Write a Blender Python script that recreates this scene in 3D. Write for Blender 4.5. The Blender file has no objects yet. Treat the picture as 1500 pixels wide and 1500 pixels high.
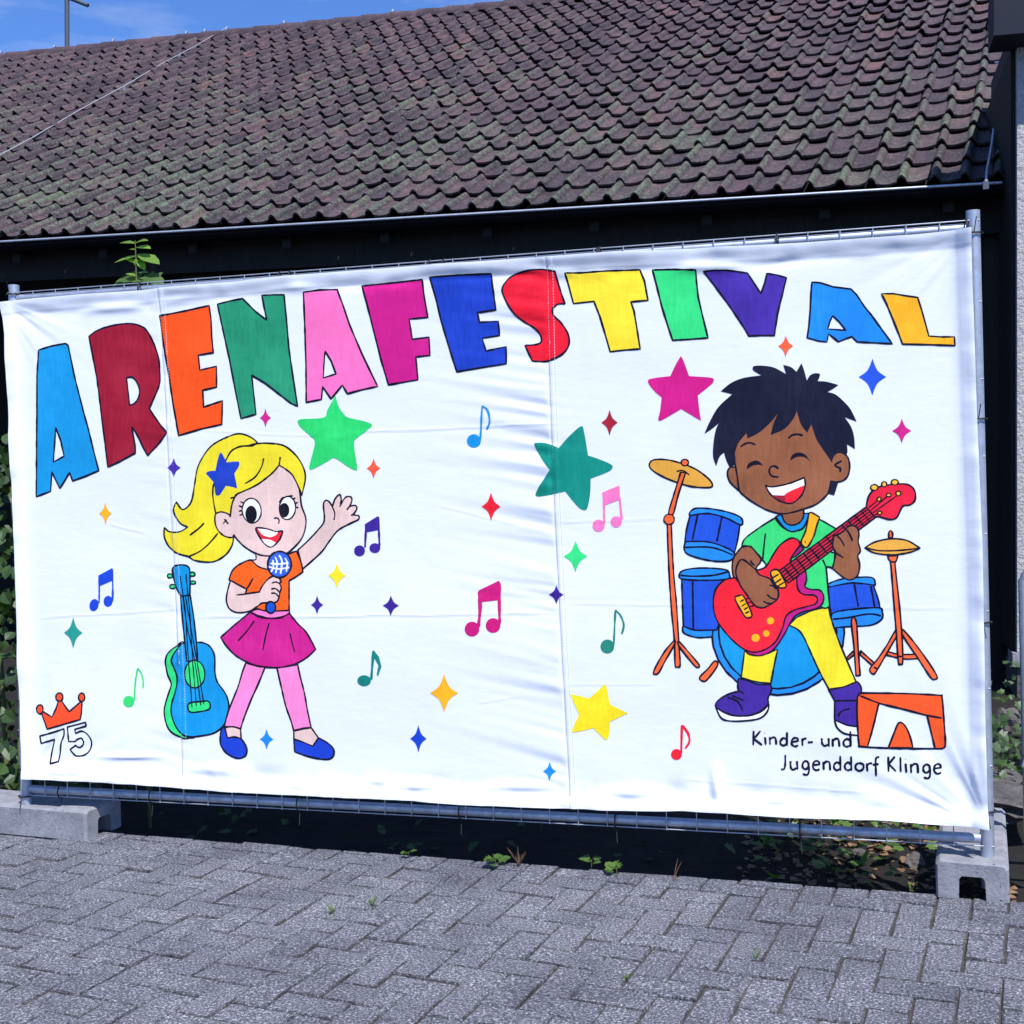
import bpy, bmesh, math, random
import numpy as np
from mathutils import Vector, Matrix
from mathutils.geometry import delaunay_2d_cdt
random.seed(7); rng = np.random.default_rng(7)
S = bpy.context.scene; COL = S.collection
# ------------------------------------------------------------------ camera
F = 1812.0; PPY = 709.66
CAM = np.array([3.1475, -4.1009, 1.3146]); YAW, PITCH, ROLL = -0.27522, -0.00137, -0.02368
def cam_axes():
    cy, sy, cp, sp, cr, sr = math.cos(YAW), math.sin(YAW), math.cos(PITCH), math.sin(PITCH), math.cos(ROLL), math.sin(ROLL)
    f = np.array([sy*cp, cy*cp, sp]); r = np.array([cy, -sy, 0.]); u = np.cross(r, f)
    return r*cr + u*sr, u*cr - r*sr, f
CR, CU, CF = cam_axes()
cd = bpy.data.cameras.new('camera'); cam = bpy.data.objects.new('camera', cd); COL.objects.link(cam)
cam.matrix_world = Matrix(((CR[0], CU[0], -CF[0], CAM[0]), (CR[1], CU[1], -CF[1], CAM[1]), (CR[2], CU[2], -CF[2], CAM[2]), (0, 0, 0, 1)))
cd.sensor_width = 36; cd.lens = F/1500*36; cd.shift_y = -(750-PPY)/1500; cd.clip_end = 3000; cd.clip_start = 0.05
S.camera = cam
# ------------------------------------------------------------------ light
SUN_EL, SUN_AZ = math.radians(57), math.radians(36)          # azimuth measured from -Y (front) towards +X (right)
SV = Vector((math.cos(SUN_EL)*math.sin(SUN_AZ), -math.cos(SUN_EL)*math.cos(SUN_AZ), math.sin(SUN_EL)))
W = bpy.data.worlds.new('World'); S.world = W; W.use_nodes = True
nt = W.node_tree; bg = nt.nodes['Background']; sky = nt.nodes.new('ShaderNodeTexSky'); sky.sky_type = 'NISHITA'
sky.sun_disc = False; sky.sun_elevation = SUN_EL; sky.sun_rotation = math.atan2(SV.x, SV.y); sky.air_density = 1.0; sky.dust_density = 0.0; sky.ozone_density = 6.0; sky.altitude = 1200
tint = nt.nodes.new('ShaderNodeMix'); tint.data_type = 'RGBA'; tint.blend_type = 'MULTIPLY'; tint.inputs[0].default_value = 1; tint.inputs[7].default_value = (.70, .95, 1.32, 1); nt.links.new(sky.outputs[0], tint.inputs[6]); tc = nt.nodes.new('ShaderNodeTexCoord'); mp = nt.nodes.new('ShaderNodeMapping'); mp.inputs['Scale'].default_value = (2.2, 2.2, 9); nt.links.new(tc.outputs['Generated'], mp.inputs[0])
cn = nt.nodes.new('ShaderNodeTexNoise'); cn.inputs['Scale'].default_value = 2.6; cn.inputs['Detail'].default_value = 7; cn.inputs['Roughness'].default_value = .6; nt.links.new(mp.outputs[0], cn.inputs['Vector'])
crp = nt.nodes.new('ShaderNodeValToRGB'); crp.color_ramp.elements[0].position = .46; crp.color_ramp.elements[0].color = (0, 0, 0, 1); crp.color_ramp.elements[1].position = .78; crp.color_ramp.elements[1].color = (.45, .45, .45, 1); nt.links.new(cn.outputs['Fac'], crp.inputs[0])
cmx = nt.nodes.new('ShaderNodeMix'); cmx.data_type = 'RGBA'; cmx.inputs[7].default_value = (5.2, 5.6, 6.4, 1); nt.links.new(crp.outputs[0], cmx.inputs[0]); nt.links.new(tint.outputs[2], cmx.inputs[6]); nt.links.new(cmx.outputs[2], bg.inputs[0]); bg.inputs[1].default_value = 0.118
sd = bpy.data.lights.new('sun', 'SUN'); sd.energy = 5.0; sd.angle = math.radians(0.53); sd.color = (1, .98, .955)
sun = bpy.data.objects.new('sun', sd); COL.objects.link(sun); sun.rotation_euler = SV.to_track_quat('Z', 'Y').to_euler(); sun.location = (6, -8, 12)
vs = S.view_settings; vs.view_transform = 'Standard'; vs.look = 'None'; vs.gamma = 1; vs.exposure = 0.40; vs.use_curve_mapping = False
S.render.engine = 'CYCLES'
# ------------------------------------------------------------------ helpers
def ray(px): return CF + CR*(px[0]-750)/F + CU*(PPY-px[1])/F
def at(px, axis, val):
    d = ray(px); return CAM + d*((val-CAM[axis])/d[axis])
def lin(c): return [((v/255)/12.92 if v/255 <= .04045 else ((v/255+.055)/1.055)**2.4) for v in c]
def new(name, me, parent=None, mat=None, label=None, cat=None, group=None, kind=None):
    o = bpy.data.objects.new(name, me); COL.objects.link(o)
    if parent: o.parent = parent
    if mat and me: me.materials.append(mat) if not me.materials else None
    if label: o['label'] = label
    if cat: o['category'] = cat
    if group: o['group'] = group
    if kind: o['kind'] = kind
    return o
class MB:
    def __init__(s): s.v = []; s.f = []; s.sm = []
    def add(s, vs_, fs, smooth=False):
        b = len(s.v); s.v += [tuple(map(float, p)) for p in vs_]; s.f += [tuple(i+b for i in f) for f in fs]; s.sm += [smooth]*len(fs); return s
    def box(s, c, d, M=None):
        x, y, z = [k/2 for k in d]; vv = [Vector((i*x, j*y, k*z)) for i in (-1, 1) for j in (-1, 1) for k in (-1, 1)]
        if M is not None: vv = [M @ v for v in vv]
        vv = [v + Vector(c) for v in vv]
        return s.add(vv, [(0, 1, 3, 2), (4, 6, 7, 5), (0, 4, 5, 1), (2, 3, 7, 6), (0, 2, 6, 4), (1, 5, 7, 3)])
    def tube(s, pts, r, n=10, cap=True, rs=None):
        pts = [Vector(p) for p in pts]; rings = []; prev = None
        for i, p in enumerate(pts):
            t = (pts[min(i+1, len(pts)-1)] - pts[max(i-1, 0)]).normalized()
            a = Vector((0, 0, 1)) if abs(t.z) < .9 else Vector((1, 0, 0))
            if prev is not None: a = prev
            x = (a - t*a.dot(t)).normalized(); y = t.cross(x); prev = x
            rr = rs[i] if rs else r
            rings.append([p + x*rr*math.cos(2*math.pi*k/n) + y*rr*math.sin(2*math.pi*k/n) for k in range(n)])
        vv = [q for ring in rings for q in ring]; ff = []
        for i in range(len(pts)-1):
            for k in range(n): ff.append((i*n+k, i*n+(k+1) % n, (i+1)*n+(k+1) % n, (i+1)*n+k))
        s.add(vv, ff, True)
        if cap: s.add(rings[0], [tuple(range(n))[::-1]]); s.add(rings[-1], [tuple(range(n))])
        return s
    def mesh(s, name, mat=None, bevel=0):
        me = bpy.data.meshes.new(name); me.from_pydata(s.v, [], s.f); me.polygons.foreach_set('use_smooth', s.sm)
        if mat: me.materials.append(mat)
        if bevel:
            bm = bmesh.new(); bm.from_mesh(me); bmesh.ops.remove_doubles(bm, verts=bm.verts, dist=1e-5)
            bmesh.ops.bevel(bm, geom=bm.edges[:], offset=bevel, segments=2, affect='EDGES', profile=.6); bm.to_mesh(me); bm.free()
        me.update(); return me
    def build(s, name, mat, parent=None, bevel=0, **k): return new(name, s.mesh(name, mat, bevel), parent, None, **k)
# ------------------------------------------------------------------ materials
def mat(name, base, rough=.7, metal=0, spec=.4):
    m = bpy.data.materials.new(name); m.use_nodes = True; b = m.node_tree.nodes['Principled BSDF']
    b.inputs['Base Color'].default_value = (*base, 1); b.inputs['Roughness'].default_value = rough; b.inputs['Metallic'].default_value = metal
    b.inputs['Specular IOR Level'].default_value = spec; return m
class NT:
    def __init__(s, m): s.t = m.node_tree; s.b = s.t.nodes['Principled BSDF']
    def n(s, ty, **k):
        o = s.t.nodes.new('ShaderNode'+ty)
        for a, v in k.items(): setattr(o, a, v)
        return o
    def l(s, a, b): s.t.links.new(a, b)
    def pos(s, scale=(1, 1, 1), obj=False):
        src = s.n('TexCoord').outputs['Object'] if obj else s.n('NewGeometry').outputs['Position']
        mp = s.n('Mapping'); mp.inputs['Scale'].default_value = scale; s.l(src, mp.inputs[0]); return mp.outputs[0]
    def noise(s, vec, scale, detail=4, rough=.6):
        o = s.n('TexNoise'); o.inputs['Scale'].default_value = scale; o.inputs['Detail'].default_value = detail; o.inputs['Roughness'].default_value = rough; s.l(vec, o.inputs['Vector']); return o.outputs['Fac']
    def ramp(s, fac, stops):
        o = s.n('ValToRGB'); e = o.color_ramp.elements
        while len(e) < len(stops): e.new(.5)
        for q, (p, c) in zip(e, stops): q.position = p; q.color = (*c, 1) if len(c) == 3 else c
        s.l(fac, o.inputs[0]); return o.outputs[0]
    def mix(s, fac, a, b, blend='MIX'):
        o = s.n('Mix', data_type='RGBA', blend_type=blend)
        for v, i in ((fac, 0), (a, 6), (b, 7)):
            if isinstance(v, (int, float)): o.inputs[i].default_value = v
            elif isinstance(v, (tuple, list)): o.inputs[i].default_value = (*v, 1) if len(v) == 3 else v
            else: s.l(v, o.inputs[i])
        return o.outputs[2]
    def math(s, op, a, b=0.0, clamp=False):
        o = s.n('Math', operation=op, use_clamp=clamp)
        for v, i in ((a, 0), (b, 1)):
            if isinstance(v, (int, float)): o.inputs[i].default_value = v
            else: s.l(v, o.inputs[i])
        return o.outputs[0]
    def bump(s, h, dist, strength=1.0, nrm=None):
        o = s.n('Bump'); o.inputs['Distance'].default_value = dist; o.inputs['Strength'].default_value = strength; s.l(h, o.inputs['Height'])
        if nrm is not None: s.l(nrm, o.inputs['Normal'])
        s.l(o.outputs[0], s.b.inputs['Normal']); return o.outputs[0]
    def col(s, c): s.l(c, s.b.inputs['Base Color'])
g3 = lambda v: (v, v, v)
def m_paver(edge=None):
    m = mat('exposed_aggregate_concrete', (.2, .2, .22), .85); t = NT(m); p = t.pos()
    sp = t.noise(p, 140, 4, .85); c = t.ramp(sp, [(.35, (.022, .022, .029)), (.46, (.076, .078, .096)), (.55, (.172, .176, .206)), (.66, (.68, .69, .75))])
    big = t.noise(p, 2.6, 7, .68); c = t.mix(1, c, t.ramp(big, [(.32, (.58, .58, .60)), (.5, (.95, .95, .95)), (.7, (1.15, 1.14, 1.12))]), 'MULTIPLY')
    oi = t.n('ObjectInfo').outputs['Random']; c = t.mix(1, c, t.ramp(oi, [(0, (.90, .90, .92)), (1, (1.10, 1.09, 1.08))]), 'MULTIPLY')
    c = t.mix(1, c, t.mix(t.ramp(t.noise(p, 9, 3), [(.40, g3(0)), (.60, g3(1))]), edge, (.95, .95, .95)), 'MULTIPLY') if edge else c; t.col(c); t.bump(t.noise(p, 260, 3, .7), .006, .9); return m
def m_soil():
    m = mat('dark_soil', (.05, .04, .03), .95); t = NT(m); p = t.pos()
    t.col(t.ramp(t.noise(p, 9, 8, .75), [(.3, (.004, .0035, .003)), (.55, (.013, .010, .008)), (.75, (.035, .028, .02))])); t.bump(t.noise(p, 40, 6, .7), .03, .8); return m
def m_sand():
    m = mat('joint_sand', (.07, .06, .05), .95); t = NT(m); p = t.pos()
    t.col(t.ramp(t.noise(p, 14, 8, .7), [(.35, (.030, .026, .022)), (.6, (.080, .066, .052)), (.70, (.06, .075, .025))])); t.bump(t.noise(p, 200, 3), .004, .8); return m
def m_concrete():
    m = mat('cast_concrete', (.4, .4, .4), .85); t = NT(m); p = t.pos()
    c = t.ramp(t.noise(p, 14, 8, .7), [(.3, (.17, .17, .19)), (.65, (.29, .29, .315))])
    v = t.n('TexVoronoi'); v.inputs['Scale'].default_value = 55; t.l(p, v.inputs['Vector'])
    pit = t.ramp(v.outputs['Distance'], [(.07, g3(0)), (.16, g3(1))]); gate = t.ramp(t.noise(p, 22, 2), [(.42, g3(1)), (.5, g3(0))])
    pit = t.mix(gate, pit, g3(1.)); c = t.mix(1, c, t.mix(pit, (.35, .35, .36), (1, 1, 1)), 'MULTIPLY'); t.col(c)
    hgt = t.math('ADD', t.math('MULTIPLY', pit, 1.0), t.math('MULTIPLY', t.noise(p, 90, 5, .7), .5)); t.bump(hgt, .008, .9); return m
def m_zinc():
    m = mat('galvanised_steel', (.45, .47, .5), .45, .65); t = NT(m); p = t.pos()
    n = t.noise(p, 26, 5, .65); t.col(t.ramp(n, [(.3, (.33, .36, .42)), (.7, (.56, .59, .66))])); t.l(t.ramp(n, [(.3, g3(.55)), (.7, g3(.38))]), t.b.inputs['Roughness']); return m
def m_tile():
    m = mat('weathered_clay_tile', (.15, .1, .11), .8); t = NT(m); p = t.pos()
    n1 = t.noise(p, 5.5, 4, .6)
    c = t.ramp(n1, [(.25, (.032, .021, .031)), (.5, (.064, .040, .053)), (.75, (.118, .062, .070))])
    tone = t.n('Attribute', attribute_name='tone', attribute_type='GEOMETRY').outputs['Fac']; oi = t.math('FRACT', t.math('ADD', t.n('ObjectInfo').outputs['Random'], tone)); c = t.mix(1, c, t.ramp(oi, [(0, (.62, .63, .68)), (.5, (.95, .93, .97)), (.93, (1.18, 1.10, 1.10)), (1, (1.45, 1.16, 1.05))]), 'MULTIPLY')
    rust = t.ramp(t.noise(p, 2.6, 6, .75), [(.66, g3(0)), (.74, g3(.8))]); c = t.mix(rust, c, (.19, .075, .055))
    sep = t.n('SeparateXYZ'); t.l(t.n('NewGeometry').outputs['Position'], sep.inputs[0])
    low = t.ramp(t.math('MULTIPLY_ADD', sep.outputs['Z'], -.24), [(0, g3(0)), (1, g3(1))])
    zz = t.n('MapRange'); t.l(sep.outputs['Z'], zz.inputs['Value']); zz.inputs['From Min'].default_value = 3.2; zz.inputs['From Max'].default_value = 6.9; zz.inputs['To Min'].default_value = .64; zz.inputs['To Max'].default_value = .30
    crown = t.n('Attribute', attribute_name='crown', attribute_type='GEOMETRY').outputs['Fac']
    patch = t.math('ADD', t.math('ADD', t.math('MULTIPLY', t.noise(p, 1.1, 4, .6), .9), t.math('MULTIPLY', t.math('SUBTRACT', oi, .5), .22)), t.math('MULTIPLY', crown, .22))
    spk = t.noise(p, 42, 5, .85)
    moss = t.math('ADD', t.math('SUBTRACT', t.math('ADD', patch, zz.outputs[0]), 1.21), t.math('MULTIPLY', t.math('SUBTRACT', spk, .5), 3.4))
    mk = t.ramp(moss, [(.0, g3(0)), (.10, g3(.9))])
    c = t.mix(mk, c, t.ramp(t.noise(p, 20, 3), [(.3, (.055, .076, .048)), (.7, (.130, .170, .105))]))
    lich = t.ramp(t.noise(p, 60, 3, .7), [(.645, g3(0)), (.68, g3(.85))]); c = t.mix(lich, c, (.26, .28, .26))
    c = t.mix(1, c, t.ramp(t.noise(p, 34, 5, .8), [(.36, g3(.58)), (.62, g3(1.22))]), 'MULTIPLY'); t.col(c); t.bump(t.noise(p, 90, 5, .7), .006, .8); return m
def m_plaster():
    m = mat('rough_plaster', (.6, .56, .55), .9); t = NT(m); p = t.pos()
    t.col(t.ramp(t.noise(p, 30, 5, .7), [(.3, (.42, .40, .40)), (.7, (.60, .57, .57))])); t.bump(t.noise(p, 45, 4, .7), .03, 1); return m
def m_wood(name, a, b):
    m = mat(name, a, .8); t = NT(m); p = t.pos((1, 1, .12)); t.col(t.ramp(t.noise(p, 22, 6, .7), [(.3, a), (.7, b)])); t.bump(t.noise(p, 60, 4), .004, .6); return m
def m_leaf(name, a, b, tr=.35):
    m = mat(name, a, .5, 0, .5); t = NT(m); n = t.noise(t.pos(), 14, 4)
    att = t.n('Attribute', attribute_name='shade', attribute_type='GEOMETRY').outputs['Fac']
    c = t.mix(t.math('ADD', t.math('MULTIPLY', n, .5), t.math('MULTIPLY', att, .6), True), a, b); t.col(c)
    tl = t.n('BsdfTranslucent'); t.l(t.mix(1, c, (1.3, 1.5, .5), 'MULTIPLY'), tl.inputs[0]); mx = t.n('MixShader'); mx.inputs[0].default_value = tr
    t.l(t.b.outputs[0], mx.inputs[1]); t.l(tl.outputs[0], mx.inputs[2]); t.l(mx.outputs[0], t.t.nodes['Material Output'].inputs[0]); return m
CLOTH_ALB = np.array([.745, .77, .82]); CLOTH_DISP = np.array(lin((224, 233, 252)))
def m_cloth():
    m = mat('white_cotton', tuple(CLOTH_ALB), .9, 0, .2); t = NT(m); p = t.pos()
    n = t.noise(p, 6, 5, .6); t.col(t.ramp(n, [(.25, tuple(CLOTH_ALB*.965)), (.75, tuple(CLOTH_ALB*1.02))]))
    h = t.math('ADD', t.noise(t.pos((1, 1, 2.2)), 18, 5, .55), t.math('MULTIPLY', t.noise(p, 320, 2), .08)); t.bump(h, .0016, .5)
    t.b.inputs['Sheen Weight'].default_value = .1; return m
PM = {}
def paint(c):
    c = tuple(c)
    if c not in PM:
        a = np.clip(np.array(lin(c))/CLOTH_DISP*CLOTH_ALB, .004, .9)
        m = mat('acrylic_paint', tuple(a), .7, 0, .12); t = NT(m)
        n1 = t.noise(t.pos((5, 5, .8)), 16, 5, .7); n2 = t.noise(t.pos(), 5, 4, .6)
        f = t.math('ADD', t.math('MULTIPLY', n1, .45), t.math('MULTIPLY', n2, .65))
        t.col(t.ramp(f, [(.36, tuple(a*(.66 if a.max() < .45 else .86))), (.55, tuple(a)), (.74, tuple(np.clip(a*1.2+.008, 0, .95)))]))
        h = t.math('ADD', t.noise(t.pos((1, 1, 2.2)), 18, 5, .55), t.math('MULTIPLY', t.noise(t.pos((4, 4, 1)), 60, 3), .25)); t.bump(h, .0020, .5)
        PM[c] = m
    return PM[c]
M_PAVER, M_SOIL, M_SAND, M_CONC, M_ZINC, M_TILE, M_PLAST, M_CLOTH = m_paver(), m_soil(), m_sand(), m_concrete(), m_zinc(), m_tile(), m_plaster(), m_cloth()
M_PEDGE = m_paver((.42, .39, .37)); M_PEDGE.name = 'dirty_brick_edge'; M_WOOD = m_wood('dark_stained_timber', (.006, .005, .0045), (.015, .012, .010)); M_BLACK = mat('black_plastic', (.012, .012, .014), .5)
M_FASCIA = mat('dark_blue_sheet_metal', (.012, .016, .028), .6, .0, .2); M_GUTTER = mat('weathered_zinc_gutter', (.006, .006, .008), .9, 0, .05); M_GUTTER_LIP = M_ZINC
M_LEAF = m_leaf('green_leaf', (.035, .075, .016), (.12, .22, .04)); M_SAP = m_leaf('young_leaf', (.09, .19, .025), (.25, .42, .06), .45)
M_IVY = m_leaf('ivy_leaf', (.010, .026, .007), (.055, .115, .025), .2); M_STEM = mat('green_stem', (.10, .12, .04), .6); M_DRY = m_leaf('dry_leaf', (.12, .07, .035), (.30, .18, .10), .15)  # ivy green darkened to carry the shade of the bed
M_STONE = mat('field_stone', (.13, .12, .11), .9); _t = NT(M_STONE); _t.col(_t.ramp(_t.noise(_t.pos(), 18, 7, .7), [(.3, (.045, .042, .04)), (.55, (.12, .11, .105)), (.75, (.24, .225, .21))])); _t.bump(_t.noise(_t.pos(), 30, 6, .7), .03, .9)
# ------------------------------------------------------------------ ground
def tilt_sheet(name, x0, x1, y0, y1, z, m, **k): return MB().add([(x0, y0, z), (x1, y0, z), (x1, y1, z), (x0, y1, z)], [(0, 1, 2, 3)]).build(name, m, kind='structure', **k)
tilt_sheet('ground', -600, 600, -600, 600, -.16, M_SOIL)
# pavement edge through two ground points
EA, EB = at((150, 1219), 2, 0)[:2], at((1368, 1311), 2, 0)[:2]
ED = (EB-EA)/np.linalg.norm(EB-EA); EN = np.array([-ED[1], ED[0]])           # EN points away from the camera (to the bed)
def edge_d(p): return float(np.dot(np.asarray(p)[:2]-EA, EN))
pA, pB = EA-ED*9, EA+ED*12
pave = MB().add([(*pA, -.0065), (*pB, -.0065), (*(pB-EN*14), -.0065), (*(pA-EN*14), -.0065), (*pA, -.16), (*pB, -.16)], [(3, 2, 1, 0), (0, 1, 5, 4)]).build('pavement', M_SAND, kind='structure')
PANG = math.radians(-7.2); pu = np.array([math.cos(PANG), math.sin(PANG)]); pv = np.array([-math.sin(PANG), math.cos(PANG)]); U = .1015
def brick_poly(cx, cy, nx, ny):
    a, g = U, .0022
    q = [(cx*a+g, cy*a+g), ((cx+nx)*a-g, cy*a+g), ((cx+nx)*a-g, (cy+ny)*a-g), (cx*a+g, (cy+ny)*a-g)]
    return [np.array([2.0, -1.0]) + pu*(x+random.uniform(-.0013, .0013)) + pv*(y+random.uniform(-.0013, .0013)) for x, y in q]
def clip(poly):
    out = []
    for i, p in enumerate(poly):
        q = poly[(i+1) % len(poly)]; a, b = edge_d(p), edge_d(q)
        if a <= 0: out.append(p)
        if a*b < 0: out.append(p+(q-p)*(a/(a-b)))
    return out
def brick_geo(poly, zt, zb, tx, ty):
    c = sum(poly)/len(poly); n = len(poly); ins = .0042
    top = [p + (c-p)*(ins/max(.02, np.linalg.norm(c-p)))*1.4 for p in poly]
    zz = lambda p: zt + (p[0]-c[0])*tx + (p[1]-c[1])*ty
    v = [(*(p-c), zz(p)) for p in top] + [(*(p-c), zz(p)-.004) for p in poly] + [(*(p-c), zb) for p in poly]
    f = [tuple(range(n))] + [(k*n+(i+1) % n, k*n+i, (k+1)*n+i, (k+1)*n+(i+1) % n)[::-1] for k in (0, 1) for i in range(n)]
    return c, v, f
def project(P):
    d = np.asarray(P)-CAM; z = d @ CF; return 750+F*(d @ CR)/z, PPY-F*(d @ CU)/z, z
bricks = []
for j in range(-34, 22):
    for i in range(-46, 46):
        t_ = (i-j) % 4
        if t_ == 0: q = brick_poly(i, j, 2, 1)
        elif t_ == 3: q = brick_poly(i, j, 1, 2)
        else: continue
        q = clip(q)
        if len(q) < 3: continue
        ar = .5*abs(sum(q[k][0]*q[(k+1) % len(q)][1]-q[(k+1) % len(q)][0]*q[k][1] for k in range(len(q))))
        if ar < .0012: continue
        c = sum(q)/len(q); x, y, z = project((*c, 0)); vis = z > .5 and -40 < x < 1540 and y < 1545
        bricks.append((q, c, vis, z))
vis = sorted([b for b in bricks if b[2]], key=lambda b: b[3])
rest = vis[300:] + [b for b in bricks if not b[2]]; vis = vis[:300]
def brick_params(): return random.gauss(0, .0016), random.gauss(0, .012), random.gauss(0, .012)
for q, c, _, _ in vis:
    dz, tx, ty = brick_params(); cc, v, f = brick_geo(q, dz, -.06, tx, ty)
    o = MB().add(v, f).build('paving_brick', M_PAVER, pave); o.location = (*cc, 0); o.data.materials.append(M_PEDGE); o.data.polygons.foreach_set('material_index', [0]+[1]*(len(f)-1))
mb = MB()
for q, c, _, _ in rest:
    dz, tx, ty = brick_params(); cc, v, f = brick_geo(q, dz, -.05, tx, ty); mb.add([(a+cc[0], b+cc[1], z) for a, b, z in v], f)
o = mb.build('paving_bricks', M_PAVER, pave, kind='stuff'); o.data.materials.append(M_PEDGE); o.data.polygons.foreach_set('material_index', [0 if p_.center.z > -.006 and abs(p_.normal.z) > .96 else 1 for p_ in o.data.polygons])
# soil bed with uneven surface behind the pavement edge
def bed_z(x, y): return -.085 + .022*math.sin(3.1*x+1.3)*math.sin(2.7*y) + .012*math.sin(9*x+4*y)
mb = MB(); nx, ny = 90, 60; vv = []
for j in range(ny+1):
    for i in range(nx+1):
        p = EA + ED*(-3+9*i/nx) + EN*(.0+6.5*(j/ny)**1.5); vv.append((p[0], p[1], bed_z(*p) + random.uniform(-.006, .006)))
mb.add(vv, [(j*(nx+1)+i, j*(nx+1)+i+1, (j+1)*(nx+1)+i+1, (j+1)*(nx+1)+i) for j in range(ny) for i in range(nx)], True).build('planting_bed', M_SOIL, kind='structure')
# ------------------------------------------------------------------ building behind (own level frame: u along the eave, v into depth, w up from eye level)
TH = math.radians(15.0)
BX = CR*math.cos(TH) - CF*math.sin(TH); BY = CR*math.sin(TH) + CF*math.cos(TH); BZ = CU
def B(u, v, w): return CAM + BX*u + BY*v + BZ*w
def bray(px):
    d = ray(px); return np.array([d @ BX, d @ BY, d @ BZ])
d0 = bray((1405, 271)); EV = 8.2*d0[1]; EW = 8.2*d0[2]             # eave line: v = EV, w = EW (lower tile edge)
P_ = math.radians(33); E_ = .350; TW = .20; NR = 20; SKEW = .0455
def R(u, s, h=0.0): return B(u, EV + s*math.cos(P_) - h*math.sin(P_), EW + s*math.sin(P_) + h*math.cos(P_))    # s up the slope, h above the roof plane
def roof_hit(px, h=.03):
    d = bray(px); n = np.array([-math.sin(P_), math.cos(P_)])
    t = (np.dot(n, [EV, EW]) + h)/np.dot(n, d[1:]); return CAM + ray(px)*t
def eave_u(px):
    d = bray(px); return d[0]*EV/d[1]
WV = EV-.40; wc = bray((1490, 500)); WU = wc[0]/wc[1]*WV; UR = WU-.035; _h = roof_hit((1475, -10)); UT = float((_h-CAM) @ BX); UL = eave_u((-120, 355))-4.2; ULEN = UR-UL
gnd = -1.45
shed = new('tiled_shed', None, label='long low shed with a mossy red-brown tiled roof behind the banner', cat='building'); shed.location = tuple(B((UL+UR)/2, EV+.7, gnd)); IV = Matrix.Translation(-shed.location)
def inb(o, par=None):
    o.parent = par or shed; o.matrix_parent_inverse = IV if par is None else (Matrix.Identity(4)); return o
roof = new('roof', None); inb(roof)
def bbox(mb, u0, u1, v0, v1, w0, w1):
    vv = [B(u, v, w) for u in (u0, u1) for v in (v0, v1) for w in (w0, w1)]
    return mb.add(vv, [(0, 1, 3, 2), (4, 6, 7, 5), (0, 4, 5, 1), (2, 3, 7, 6), (0, 2, 6, 4), (1, 5, 7, 3)])
SL = NR*E_
# roof deck under the tiles and the far slope
RV, RW = EV+SL*math.cos(P_), EW+SL*math.sin(P_)
mb = MB(); mb.add([R(UL, .03, -.05), R(UR, .03, -.05), R(UT, SL, -.05), R(UL, SL, -.05)], [(0, 1, 2, 3)])
mb.add([R(UL, SL, -.05), R(UT, SL, -.05), B(UT, RV+4.2, RW-3.3), B(UL, RV+4.2, RW-3.3)], [(0, 1, 2, 3)]); inb(mb.build('roof_deck', M_WOOD), roof)
# tile
def tile_geo(full=True):
    K = 11; us = [0, .05, .11, .175, .24, .30, .345, .36, .55, .78, 1.03]
    def prof(a):
        if a <= .36: return .046*math.sin(math.pi*min(1, a/.36))**.8
        b = (a-.36)/.67; return -.010*math.sin(math.pi*b) + .010*b
    L = E_+.05; v = []; cr = []
    for s_, h in ((0, .041), (L, .004)):
        for a in us: v.append((a*TW, s_, prof(a)+h)); cr.append(1 if a < .34 else 0)
    for a in us: v.append((a*TW, 0, prof(a)+.041)); cr.append(0)
    for a in us: v.append((a*TW, .004, prof(a)+.041-.018)); cr.append(0)
    f = [(i, i+1, K+i+1, K+i) for i in range(K-1)] + [(2*K+i+1, 2*K+i, 3*K+i, 3*K+i+1) for i in range(K-1)]
    sm = [True]*(K-1)+[False]*(K-1)
    return v, f, sm, cr
TV, TF, TS, TC = tile_geo(); TVn = np.array(TV)
def crown_attr(me, vals):
    a = me.attributes.new('crown', 'FLOAT', 'POINT'); a.data.foreach_set('value', np.array(vals, dtype=np.float32))
tme = []
for k in range(6):                                     # six slightly different tiles, shared by all
    mb = MB(); vv = TVn.copy(); vv[:, 2] += .003*np.sin(vv[:, 0]*31+k*2.1) + .002*np.cos(vv[:, 1]*19+k); vv[:, 0] += SKEW/E_*vv[:, 1]
    mb.add(vv, TF); mb.sm = list(TS); me = mb.mesh('tile', M_TILE); crown_attr(me, TC[:len(vv)]+[0]*(len(vv)-len(TC))); tme.append(me)
RM = Matrix(((BX[0], 0, 0), (BX[1], 0, 0), (BX[2], 0, 0)))
SD = BY*math.cos(P_)+BZ*math.sin(P_); ND = -BY*math.sin(P_)+BZ*math.cos(P_)
def tile_matrix(u, s, h, rot=0, lift=0):
    m = Matrix(((BX[0], SD[0], ND[0], 0), (BX[1], SD[1], ND[1], 0), (BX[2], SD[2], ND[2], 0), (0, 0, 0, 1)))
    m.translation = Vector(R(u, s, h)); return m @ Matrix.Rotation(rot, 4, 'Z') @ Matrix.Rotation(lift, 4, 'X')
tiles = []
for r in range(NR):
    off = (r*SKEW) % TW
    u = UL - TW + off
    while u < max(UR, UR+(UT-UR)*r/NR) - .01:
        c = R(u+TW/2, r*E_+E_/2); x, y, z = project(c)
        tiles.append((r, u, (-20 < x < 1500 and y > -30), z)); u += TW
order = sorted([t for t in tiles if t[2]], key=lambda t: t[3]); near = set((t[0], round(t[1], 4)) for t in order[:300])
big_v = []; big_f = []; big_s = []; big_c = []; big_t = []
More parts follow.
